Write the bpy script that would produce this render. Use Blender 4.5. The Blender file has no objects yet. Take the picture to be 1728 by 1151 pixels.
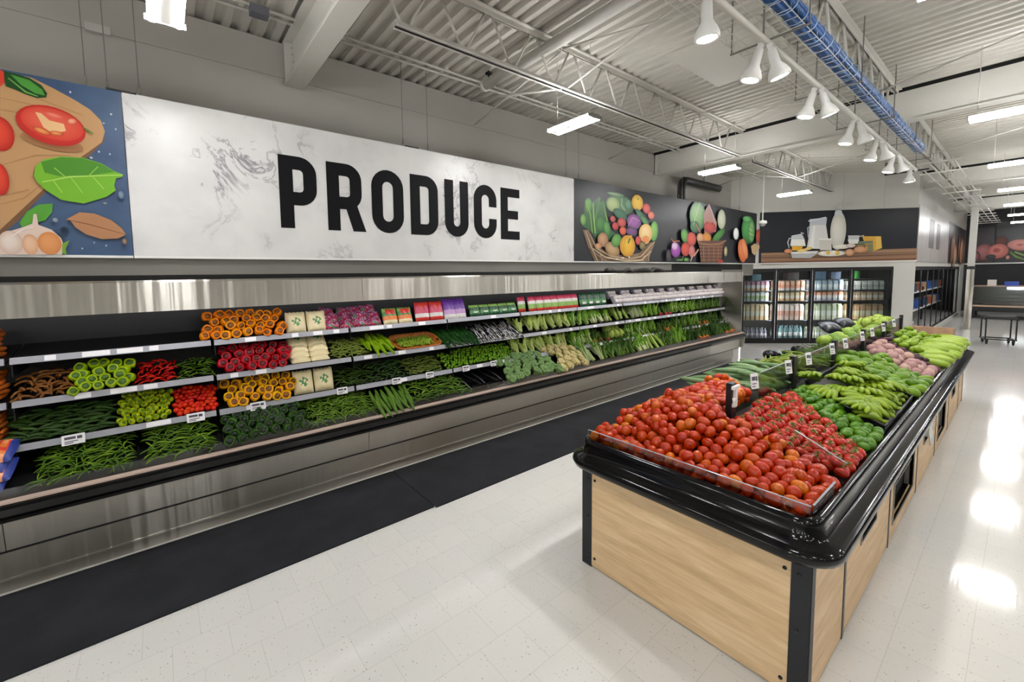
import bpy, bmesh, math, random
from mathutils import Vector, Matrix, Euler
random.seed(11)
S = bpy.context.scene
COL = S.collection
R = math.radians

# ---------------------------------------------------------------- camera
cam = bpy.data.cameras.new('camera')
cam.sensor_fit = 'HORIZONTAL'; cam.sensor_width = 36.0
cam.lens = 701.3 / 1728 * 36.0
cam.shift_x = (864.0 - 799.1) / 1728
cam.shift_y = -(575.5 - 519.36) / 1728
cam.clip_start = 0.05; cam.clip_end = 200
camo = bpy.data.objects.new('camera', cam); COL.objects.link(camo)
_r = Vector((0.79921282, -0.60078763, -0.01769429))
_u = Vector((0.05906015, 0.04920156, 0.99704118))
_f = Vector((0.59813942, 0.79789312, -0.07480513))
camo.matrix_world = Matrix(((_r.x, _u.x, -_f.x, 0), (_r.y, _u.y, -_f.y, 0), (_r.z, _u.z, -_f.z, 2.0), (0, 0, 0, 1)))
S.camera = camo

# ---------------------------------------------------------------- world, exposure
w = bpy.data.worlds.new('world'); S.world = w; w.use_nodes = True
w.node_tree.nodes['Background'].inputs[0].default_value = (0.8, 0.82, 0.85, 1)
w.node_tree.nodes['Background'].inputs[1].default_value = 0.3
S.view_settings.view_transform = 'Standard'; S.view_settings.look = 'None'
S.view_settings.gamma = 1.0; S.view_settings.use_curve_mapping = False
S.view_settings.exposure = 0.66
TUBE_STRENGTH = 90.0      # the fluorescent tubes (their mesh lights are built with the fixtures)
SPOT_POWER = 42.0

# ---------------------------------------------------------------- helpers: colour, materials
def lin(h, a=1.0):
    h = h.lstrip('#')
    c = [int(h[i:i+2], 16) / 255 for i in (0, 2, 4)]
    return tuple((x / 12.92 if x <= .04045 else ((x + .055) / 1.055) ** 2.4) for x in c) + (a,)

MATS = {}
def base_mat(name):
    m = bpy.data.materials.new(name); m.use_nodes = True
    MATS[name] = m
    nt = m.node_tree
    return m, nt, nt.nodes['Principled BSDF']

def M(name, col='#808080', rough=.5, metal=0.0, spec=.5, emit=0.0, ecol=None, coat=0.0):
    m, nt, b = base_mat(name)
    b.inputs['Base Color'].default_value = lin(col)
    b.inputs['Roughness'].default_value = rough
    b.inputs['Metallic'].default_value = metal
    b.inputs['Specular IOR Level'].default_value = spec
    b.inputs['Coat Weight'].default_value = coat
    if emit:
        b.inputs['Emission Color'].default_value = lin(ecol or col)
        b.inputs['Emission Strength'].default_value = emit
    return m

def nd(nt, t, **k):
    n = nt.nodes.new(t)
    for a, v in k.items():
        setattr(n, a, v)
    return n

def ramp(nt, cols, pos=None, interp='LINEAR'):
    r = nd(nt, 'ShaderNodeValToRGB'); cr = r.color_ramp; cr.interpolation = interp
    n = len(cols); pos = pos or [i / max(1, n - 1) for i in range(n)]
    while len(cr.elements) < n: cr.elements.new(.5)
    for e, p, c in zip(cr.elements, pos, cols):
        e.position = p; e.color = lin(c) if isinstance(c, str) else c
    return r

def math_node(nt, op, a, b=None, c=None):
    n = nd(nt, 'ShaderNodeMath', operation=op)
    for i, v in enumerate((a, b, c)):
        if v is None: continue
        if hasattr(v, 'links'): nt.links.new(v, n.inputs[i])
        else: n.inputs[i].default_value = v
    return n.outputs[0]

def noise(nt, scale, detail=3, coord='Object', stretch=(1, 1, 1), rough=.5, dist=0):
    tc = nd(nt, 'ShaderNodeTexCoord'); mp = nd(nt, 'ShaderNodeMapping')
    mp.inputs['Scale'].default_value = stretch
    nt.links.new(tc.outputs[coord], mp.inputs[0])
    n = nd(nt, 'ShaderNodeTexNoise'); n.inputs['Scale'].default_value = scale
    n.inputs['Detail'].default_value = detail; n.inputs['Roughness'].default_value = rough
    n.inputs['Distortion'].default_value = dist
    nt.links.new(mp.outputs[0], n.inputs['Vector'])
    return n.outputs['Fac']

def mixc(nt, fac, a, b):
    n = nd(nt, 'ShaderNodeMix', data_type='RGBA')
    for i, v in ((0, fac), (6, a), (7, b)):
        if hasattr(v, 'links'): nt.links.new(v, n.inputs[i])
        else: n.inputs[i].default_value = lin(v) if isinstance(v, str) else v
    return n.outputs[2]

def bump(nt, b, h, strength=.2, dist=.01):
    n = nd(nt, 'ShaderNodeBump'); n.inputs['Strength'].default_value = strength
    n.inputs['Distance'].default_value = dist
    nt.links.new(h, n.inputs['Height']); nt.links.new(n.outputs[0], b.inputs['Normal'])

def vivid(h, s=1.12, k=.76):
    c = lin(h) if isinstance(h, str) else h
    y = .2126 * c[0] + .7152 * c[1] + .0722 * c[2]
    return tuple(max(0.0, y + (q - y) * s) * k for q in c[:3]) + (1.0,)

def PM(name, cols, rough=.35, nscale=30, namt=.35, ncol=None, spec=.32, coat=0.0, bumpy=0):
    """produce: the colour varies from piece to piece and in patches over each piece"""
    m, nt, b = base_mat(name)
    cols = [vivid(c) for c in cols]; ncol = vivid(ncol) if ncol else None
    oi = nd(nt, 'ShaderNodeObjectInfo'); g = nd(nt, 'ShaderNodeNewGeometry')
    f = math_node(nt, 'FRACT', math_node(nt, 'ADD', oi.outputs['Random'], math_node(nt, 'MULTIPLY', g.outputs['Random Per Island'], .73)))
    r = ramp(nt, cols); nt.links.new(f, r.inputs[0])
    nz = noise(nt, nscale, 2)
    c = mixc(nt, math_node(nt, 'MULTIPLY', nz, namt * 1.6), r.outputs[0], ncol or cols[0])
    nt.links.new(c, b.inputs['Base Color'])
    b.inputs['Roughness'].default_value = rough; b.inputs['Specular IOR Level'].default_value = spec
    b.inputs['Coat Weight'].default_value = coat
    if bumpy: bump(nt, b, noise(nt, nscale * 3, 3), bumpy, .004)
    return m

# ---------------------------------------------------------------- helpers: meshes
class MB:
    def __init__(s): s.v = []; s.f = []; s.m = []; s.s = []; s.c = []
    def add(s, vs, fs, mi=0, smooth=False, T=None, col=None):
        o = len(s.v)
        for p in vs:
            p = Vector(p)
            s.v.append(tuple(T @ p) if T is not None else tuple(p))
        for q in fs:
            s.f.append(tuple(i + o for i in q)); s.m.append(mi); s.s.append(smooth)
        if col is not None:
            s.c += [None] * (o - len(s.c)) + list(col)
        return s
    def box(s, x0, x1, y0, y1, z0, z1, mi=0, T=None):
        vs = [(x, y, z) for z in (z0, z1) for y in (y0, y1) for x in (x0, x1)]
        return s.add(vs, [(0, 2, 3, 1), (4, 5, 7, 6), (0, 1, 5, 4), (2, 6, 7, 3), (0, 4, 6, 2), (1, 3, 7, 5)], mi, False, T)
    def cbox(s, c, d, mi=0, T=None):
        return s.box(c[0] - d[0] / 2, c[0] + d[0] / 2, c[1] - d[1] / 2, c[1] + d[1] / 2, c[2] - d[2] / 2, c[2] + d[2] / 2, mi, T)
    def tube(s, pts, rad, n=8, mi=0, T=None, flat=1.0):
        pts = [Vector(p) for p in pts]
        rs = rad if isinstance(rad, (list, tuple)) else [rad] * len(pts)
        vs = []; fs = []
        prev = None
        for i, p in enumerate(pts):
            d = (pts[min(i + 1, len(pts) - 1)] - pts[max(i - 1, 0)]).normalized()
            if prev is None:
                a = d.cross(Vector((0, 0, 1)))
                if a.length < .05: a = d.cross(Vector((0, 1, 0)))
            else:
                a = prev - d * prev.dot(d)
            a.normalize(); prev = a.copy(); b = d.cross(a)
            for k in range(n):
                t = 2 * math.pi * k / n
                vs.append(p + (a * math.cos(t) + b * math.sin(t) * flat) * rs[i])
        for i in range(len(pts) - 1):
            for k in range(n):
                fs.append((i * n + k, i * n + (k + 1) % n, (i + 1) * n + (k + 1) % n, (i + 1) * n + k))
        fs.append(tuple(range(n - 1, -1, -1))); fs.append(tuple(range((len(pts) - 1) * n, len(pts) * n)))
        return s.add(vs, fs, mi, True, T)
    def lathe(s, prof, n=16, mi=0, T=None, mod=None, smooth=True):
        vs = []; fs = []
        for i, (r, z) in enumerate(prof):
            for k in range(n):
                t = 2 * math.pi * k / n
                q = mod(t, i) if mod else 1.0
                vs.append((r * q * math.cos(t), r * q * math.sin(t), z))
        for i in range(len(prof) - 1):
            for k in range(n):
                fs.append((i * n + k, i * n + (k + 1) % n, (i + 1) * n + (k + 1) % n, (i + 1) * n + k))
        fs.append(tuple(range(n - 1, -1, -1))); fs.append(tuple(range((len(prof) - 1) * n, len(prof) * n)))
        return s.add(vs, fs, mi, smooth, T)
    def ell(s, c, r, n=12, m=8, mi=0, T=None, fn=None):
        vs = [Vector((0, 0, -1))]; fs = []
        for j in range(1, m):
            ph = -math.pi / 2 + math.pi * j / m
            for k in range(n):
                t = 2 * math.pi * k / n
                vs.append(Vector((math.cos(ph) * math.cos(t), math.cos(ph) * math.sin(t), math.sin(ph))))
        vs.append(Vector((0, 0, 1)))
        for k in range(n): fs.append((0, 1 + (k + 1) % n, 1 + k))
        for j in range(m - 2):
            for k in range(n):
                a = 1 + j * n
                fs.append((a + k, a + (k + 1) % n, a + n + (k + 1) % n, a + n + k))
        l = len(vs) - 1; a = 1 + (m - 2) * n
        for k in range(n): fs.append((a + k, a + (k + 1) % n, l))
        out = []
        for p in vs:
            q = fn(p.copy()) if fn else p
            out.append((c[0] + q.x * r[0], c[1] + q.y * r[1], c[2] + q.z * r[2]))
        return s.add(out, fs, mi, True, T)
    def prism(s, poly, y0, y1, mi=0, T=None, axes='xz'):
        """a polygon drawn in x,z pushed from y0 to y1"""
        n = len(poly); vs = [(a, y0, b) for a, b in poly] + [(a, y1, b) for a, b in poly]
        if axes == 'yz': vs = [(v[1], v[0], v[2]) for v in vs]
        if axes == 'xy': vs = [(v[0], v[2], v[1]) for v in vs]
        fs = [tuple(range(n)), tuple(range(2 * n - 1, n - 1, -1))] + [(i, n + i, n + (i + 1) % n, (i + 1) % n) for i in range(n)]
        return s.add(vs, fs, mi, False, T)
    def strip(s, pts, halfw, y0, y1, mi=0, closed=False, T=None):
        """a thick line in x,z with mitred corners, pushed from y0 to y1"""
        n = len(pts); L = []; Rr = []
        for i in range(n):
            p = Vector(pts[i])
            a = Vector(pts[i - 1]) if (i > 0 or closed) else None
            b = Vector(pts[(i + 1) % n]) if (i < n - 1 or closed) else None
            d1 = (p - a).normalized() if a is not None else (b - p).normalized()
            d2 = (b - p).normalized() if b is not None else d1
            t = (d1 + d2)
            t = t.normalized() if t.length > 1e-6 else d1
            nn = Vector((-t.y, t.x)); k = halfw / max(.5, nn.dot(Vector((-d1.y, d1.x))))
            L.append(p + nn * k); Rr.append(p - nn * k)
        for i in range(n if closed else n - 1):
            j = (i + 1) % n
            s.prism([tuple(Rr[i]), tuple(Rr[j]), tuple(L[j]), tuple(L[i])], y0, y1, mi, T)
        return s
    def mesh(s, name, mats):
        me = bpy.data.meshes.new(name)
        me.from_pydata(s.v, [], s.f)
        for m in (mats if isinstance(mats, (list, tuple)) else [mats]): me.materials.append(m)
        me.polygons.foreach_set('material_index', s.m)
        me.polygons.foreach_set('use_smooth', s.s)
        if s.c:
            ca = me.color_attributes.new('print', 'FLOAT_COLOR', 'POINT')
            flat = []
            for c in s.c: flat += list(c or (0, 0, 0, 1))
            flat += [0, 0, 0, 1] * (len(s.v) - len(s.c))
            ca.data.foreach_set('color', flat)
        bm = bmesh.new(); bm.from_mesh(me); bmesh.ops.recalc_face_normals(bm, faces=bm.faces); bm.to_mesh(me); bm.free()
        me.update()
        return me
    def build(s, name, mats, parent=None, bevel=0, T=None):
        o = bpy.data.objects.new(name, s.mesh(name, mats)); COL.objects.link(o)
        if parent is not None: o.parent = parent
        if T is not None: o.matrix_local = T
        if bevel:
            bv = o.modifiers.new('bevel', 'BEVEL'); bv.width = bevel; bv.segments = 2; bv.limit_method = 'ANGLE'; bv.angle_limit = R(40)
        return o

def tag(o, label=None, cat=None, group=None, kind=None):
    if label: o['label'] = label
    if cat: o['category'] = cat
    if group: o['group'] = group
    if kind: o['kind'] = kind
    return o
def thing(name, label, cat, loc=(0, 0, 0), group=None, rz=0.0):
    o = bpy.data.objects.new(name, None); COL.objects.link(o)
    o.location = loc; o.rotation_euler = (0, 0, rz); o.empty_display_size = .05
    return tag(o, label, cat, group)
def struct(mb, name, mats, bevel=0, T=None):
    return tag(mb.build(name, mats, None, bevel, T), kind='structure')
def copy_tree(src):
    c = src.copy(); COL.objects.link(c)
    for ch in src.children:
        d = ch.copy(); COL.objects.link(d); d.parent = c
        for g in ch.children:
            e = g.copy(); COL.objects.link(e); e.parent = d
    return c

def rrect(x0, x1, y0, y1, r, n=6):
    """rounded rectangle: list of (point, outward normal)"""
    out = []
    for cx, cy, a0 in ((x1 - r, y1 - r, 0), (x0 + r, y1 - r, 90), (x0 + r, y0 + r, 180), (x1 - r, y0 + r, 270)):
        for i in range(n + 1):
            a = R(a0 + 90 * i / n); d = Vector((math.cos(a), math.sin(a)))
            out.append((Vector((cx, cy)) + d * r, d))
    return out
def sweep_ring(mb, ring, prof, mi=0, smooth=True):
    n = len(ring); k = len(prof); vs = []; fs = []
    for p, d in ring:
        for o, z in prof: vs.append((p.x + d.x * o, p.y + d.y * o, z))
    for i in range(n):
        for j in range(k - 1):
            a = i * k + j; b = ((i + 1) % n) * k + j
            fs.append((a, b, b + 1, a + 1))
    mb.add(vs, fs, mi, smooth)

class Paint:
    """ink on a printed panel: flat shapes in the panel's plane, each a hair in front of the one before"""
    def __init__(s, T, step=.0007): s.T = T; s.mb = MB(); s.k = 0; s.step = step
    def _lay(s): s.k += 1; return s.k * s.step
    def poly(s, pts, c):
        d = s._lay(); col = lin(c)
        s.mb.add([(u, -d, v) for u, v in pts], [tuple(range(len(pts)))], 0, False, s.T, [col] * len(pts))
    def line(s, pts, wd, c):
        d = s._lay(); col = lin(c); vs = []; n = len(pts)
        for i in range(n):
            a = Vector(pts[max(0, i - 1)]); b = Vector(pts[min(n - 1, i + 1)]); t = (b - a).normalized(); nn = Vector((-t.y, t.x)) * wd * (.5 if 0 < i < n - 1 or n < 3 else .3)
            p = Vector(pts[i]); vs += [(p.x + nn.x, -d, p.y + nn.y), (p.x - nn.x, -d, p.y - nn.y)]
        s.mb.add(vs, [(2 * i, 2 * i + 1, 2 * i + 3, 2 * i + 2) for i in range(n - 1)], 0, False, s.T, [col] * len(vs))
    def ell(s, u, v, ru, rv, rot, c0, c1, n=28):
        d = s._lay(); a = lin(c0); b = lin(c1); ca, sa = math.cos(R(-rot)), math.sin(R(-rot))
        vs = [(u - ru * .2, -d, v + rv * .25)]; cs = [a]
        for f in (.5, .82, 1.0):
            for k in range(n):
                t = 2 * math.pi * k / n
                x, y = ru * math.cos(t) * f, rv * math.sin(t) * f
                o = (1 - f) * .2
                vs.append((u + x * ca - y * sa - ru * o, -d, v + x * sa + y * ca + rv * o))
                m = f * f
                cs.append(tuple(p * (1 - m) + q * m for p, q in zip(a, b)))
        fs = [(0, 1 + k, 1 + (k + 1) % n) for k in range(n)]
        for j in range(2):
            for k in range(n):
                q = 1 + j * n
                fs.append((q + k, q + n + k, q + n + (k + 1) % n, q + (k + 1) % n))
        s.mb.add(vs, fs, 0, False, s.T, cs)
    def art(s, lst):
        for sh in lst:
            if sh[0] == 'e': s.ell(*sh[1:])
            elif sh[0] == 'p': s.poly(sh[1], sh[2])
            else: s.line(sh[1], sh[2], sh[3])

# ---------------------------------------------------------------- materials of the place
def print_mat():
    m, nt, b = base_mat('printed_ink')
    a = nd(nt, 'ShaderNodeVertexColor'); a.layer_name = 'print'
    nt.links.new(a.outputs[0], b.inputs['Base Color']); b.inputs['Roughness'].default_value = .42; b.inputs['Specular IOR Level'].default_value = .3
    c = nt.nodes.new('ShaderNodeHueSaturation'); c.inputs['Value'].default_value = .82
    nt.links.new(a.outputs[0], c.inputs['Color']); nt.links.new(c.outputs[0], b.inputs['Base Color'])
    return m
def steel_mat(name='brushed_steel', col='#c9c5bd', rough=.3, wav=.8):
    m, nt, b = base_mat(name)
    b.inputs['Base Color'].default_value = lin(col); b.inputs['Metallic'].default_value = 1.0
    n1 = noise(nt, 1.0, 1, 'Object', (2.2, .3, .2)); n2 = noise(nt, 1.0, 2, 'Object', (11, .3, .35))
    bump(nt, b, math_node(nt, 'ADD', n1, math_node(nt, 'MULTIPLY', n2, .5)), wav, .02)
    b.inputs['Roughness'].default_value = rough
    b.inputs['Anisotropic'].default_value = .97; b.inputs['Anisotropic Rotation'].default_value = 0.0
    tg = nd(nt, 'ShaderNodeTangent'); tg.direction_type = 'RADIAL'; tg.axis = 'X'
    nt.links.new(tg.outputs[0], b.inputs['Tangent'])
    return m
def clear_mat(name, tint='#ffffff', refl=.06, rough=.03):
    m, nt, b = base_mat(name)
    t = nd(nt, 'ShaderNodeBsdfTransparent'); t.inputs[0].default_value = lin(tint)
    g = nd(nt, 'ShaderNodeBsdfGlossy'); g.inputs['Roughness'].default_value = rough
    fr = nd(nt, 'ShaderNodeFresnel'); fr.inputs[0].default_value = 1.45
    f2 = math_node(nt, 'MAXIMUM', math_node(nt, 'MULTIPLY', fr.outputs[0], .8), refl)
    x = nd(nt, 'ShaderNodeMixShader')
    nt.links.new(f2, x.inputs[0]); nt.links.new(t.outputs[0], x.inputs[1]); nt.links.new(g.outputs[0], x.inputs[2])
    nt.links.new(x.outputs[0], nt.nodes['Material Output'].inputs[0]); nt.nodes.remove(b)
    return m
def floor_mat():
    m, nt, b = base_mat('vinyl_tile')
    tc = nd(nt, 'ShaderNodeTexCoord')
    br = nd(nt, 'ShaderNodeTexBrick'); br.offset = .5; br.squash = 1; mpb = nd(nt, 'ShaderNodeMapping'); mpb.inputs['Location'].default_value = (-.197, -.087, 0); nt.links.new(tc.outputs['Object'], mpb.inputs[0])
    for k, v in (('Scale', 1.0), ('Mortar Size', .0009), ('Mortar Smooth', .3), ('Brick Width', .264), ('Row Height', .264)): br.inputs[k].default_value = v
    br.inputs['Color1'].default_value = lin('#d2d1ce'); br.inputs['Color2'].default_value = lin('#d6d4d0'); br.inputs['Mortar'].default_value = lin('#b0ada6')
    nt.links.new(mpb.outputs[0], br.inputs['Vector'])
    vo = nd(nt, 'ShaderNodeTexVoronoi'); vo.inputs['Scale'].default_value = 42
    nt.links.new(tc.outputs['Object'], vo.inputs['Vector'])
    sp = math_node(nt, 'LESS_THAN', math_node(nt, 'ADD', vo.outputs['Distance'], math_node(nt, 'MULTIPLY', noise(nt, 9, 2), .25)), .235)
    c = mixc(nt, math_node(nt, 'MULTIPLY', sp, .75), br.outputs[0], '#77736c')
    v2 = nd(nt, 'ShaderNodeTexVoronoi'); v2.inputs['Scale'].default_value = 110
    nt.links.new(tc.outputs['Object'], v2.inputs['Vector'])
    s2 = math_node(nt, 'LESS_THAN', v2.outputs['Distance'], .17)
    c = mixc(nt, math_node(nt, 'MULTIPLY', s2, .2), c, '#8f8a82')
    nz = noise(nt, 1.2, 4)
    c = mixc(nt, math_node(nt, 'MULTIPLY', nz, .16), c, '#bdb9b1')
    nt.links.new(c, b.inputs['Base Color'])
    b.inputs['Roughness'].default_value = .09; b.inputs['Specular IOR Level'].default_value = .3
    bump(nt, b, noise(nt, 1.0, 3, 'Object', (1.2, 26, 1)), .05, .01)
    return m
def marble_mat():
    m, nt, b = base_mat('marble_print')
    tc = nd(nt, 'ShaderNodeTexCoord')
    n1 = nd(nt, 'ShaderNodeTexNoise'); n1.inputs['Scale'].default_value = 1.5; n1.inputs['Detail'].default_value = 7; n1.inputs['Roughness'].default_value = .62; n1.inputs['Distortion'].default_value = .9
    nt.links.new(tc.outputs['Object'], n1.inputs['Vector'])
    v = math_node(nt, 'ABSOLUTE', math_node(nt, 'SUBTRACT', n1.outputs['Fac'], .5))
    vein = ramp(nt, ['#ffffff', '#000000'], [0.0, .022]); nt.links.new(v, vein.inputs[0])
    mask = ramp(nt, ['#000000', '#ffffff'], [.5, .68]); nt.links.new(noise(nt, 1.1, 3), mask.inputs[0])
    f = math_node(nt, 'MULTIPLY', vein.outputs[0], math_node(nt, 'MULTIPLY', mask.outputs[0], .85))
    cl = ramp(nt, ['#d9d8d7', '#c9c8c8'], [.4, .75]); nt.links.new(noise(nt, 2.2, 4), cl.inputs[0])
    c = mixc(nt, f, cl.outputs[0], '#5c5c66')
    nt.links.new(c, b.inputs['Base Color']); b.inputs['Roughness'].default_value = .34
    return m
def wood_mat(name, c1, c2, c3, stretch=(1.1, 14, 14)):
    m, nt, b = base_mat(name)
    n = noise(nt, 2.4, 6, 'Object', stretch, .6, .4); r = ramp(nt, [c1, c2, c3], [.3, .52, .72]); nt.links.new(n, r.inputs[0])
    n2 = noise(nt, 9, 2, 'Object', (stretch[0] * .6, stretch[1] * 2.5, stretch[2] * 2.5))
    c = mixc(nt, math_node(nt, 'MULTIPLY', n2, .35), r.outputs[0], c2)
    nt.links.new(c, b.inputs['Base Color']); b.inputs['Roughness'].default_value = .5
    return m
def tint_mat(name, c1, c2, rough, nscale=2.0, spec=.5, b_amt=0, bscale=60):
    m, nt, b = base_mat(name)
    r = ramp(nt, [c1, c2], [.35, .65]); nt.links.new(noise(nt, nscale, 5), r.inputs[0]); nt.links.new(r.outputs[0], b.inputs['Base Color'])
    b.inputs['Roughness'].default_value = rough; b.inputs['Specular IOR Level'].default_value = spec
    if b_amt: bump(nt, b, noise(nt, bscale, 3), b_amt, .004)
    return m
m_ink = print_mat(); m_steel = steel_mat(); m_steel2 = steel_mat('dull_steel', '#b4b0a8', .3, .7)
m_floor = floor_mat(); m_marble = marble_mat()
m_wall = tint_mat('grey_wall_paint', '#a8a59e', '#aeaaa3', .6, .8)
m_white = tint_mat('white_wall_paint', '#b9b8b2', '#c1bfb9', .55, .8)
m_deck = tint_mat('painted_deck', '#b9b5ad', '#c0bcb4', .6, .7)
m_truss = M('painted_steelwork', '#c9c6bf', .5)
m_black = M('black_metal', '#0c0c0e', .4)
m_gloss = M('gloss_black_plastic', '#08080a', .1, spec=.35)
m_dark = M('dark_liner', '#0e0f12', .5)
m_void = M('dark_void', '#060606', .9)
m_mat = tint_mat('charcoal_mat', '#17181c', '#212227', .85, 3, .3, .5, 90)
m_rail = M('shelf_rail_grey', '#9a9ba2', .35, .3)
m_wood = wood_mat('pale_oak_laminate', '#bb9a70', '#d2b288', '#e2c8a2', (1.1, 1, 11))
m_wood_end = wood_mat('pale_oak_laminate_end', '#c2a277', '#dabb91', '#ead1ab', (1, 1.1, 11))
m_post = M('charcoal_post', '#2b2d31', .45, .4)
m_acryl = clear_mat('clear_acrylic', '#f6f8f8', .05); m_glass = clear_mat('door_glass', '#dfe6e8', .07)
m_edge = M('acrylic_edge', '#8f9799', .2)
m_paper = M('white_card', '#e6e4e6', .5); m_inkdk = M('dark_print', '#4a4650', .6)
m_white_pl = M('white_enamel', '#e4e3e0', .4)
m_navy = M('navy_board', '#1d1f25', .42, spec=.25); m_letter = M('black_vinyl', '#0e0e12', .6, spec=.15)
m_tube = M('lit_tube', '#ffffff', .5, emit=TUBE_STRENGTH, ecol='#fbfbfa')
m_lens = M('lit_lens', '#ffffff', .5, emit=40.0, ecol='#fff6ea')
m_fill_strip = M('added_fill_glow', '#ffffff', .5, emit=9.0, ecol='#fdfbff'); m_strip2 = M('lit_cooler_strip', '#ffffff', .5, emit=42.0, ecol='#fdfbff')
m_blue = tint_mat('blue_cable', '#1f5fa8', '#174a8a', .4, 20)
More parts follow.
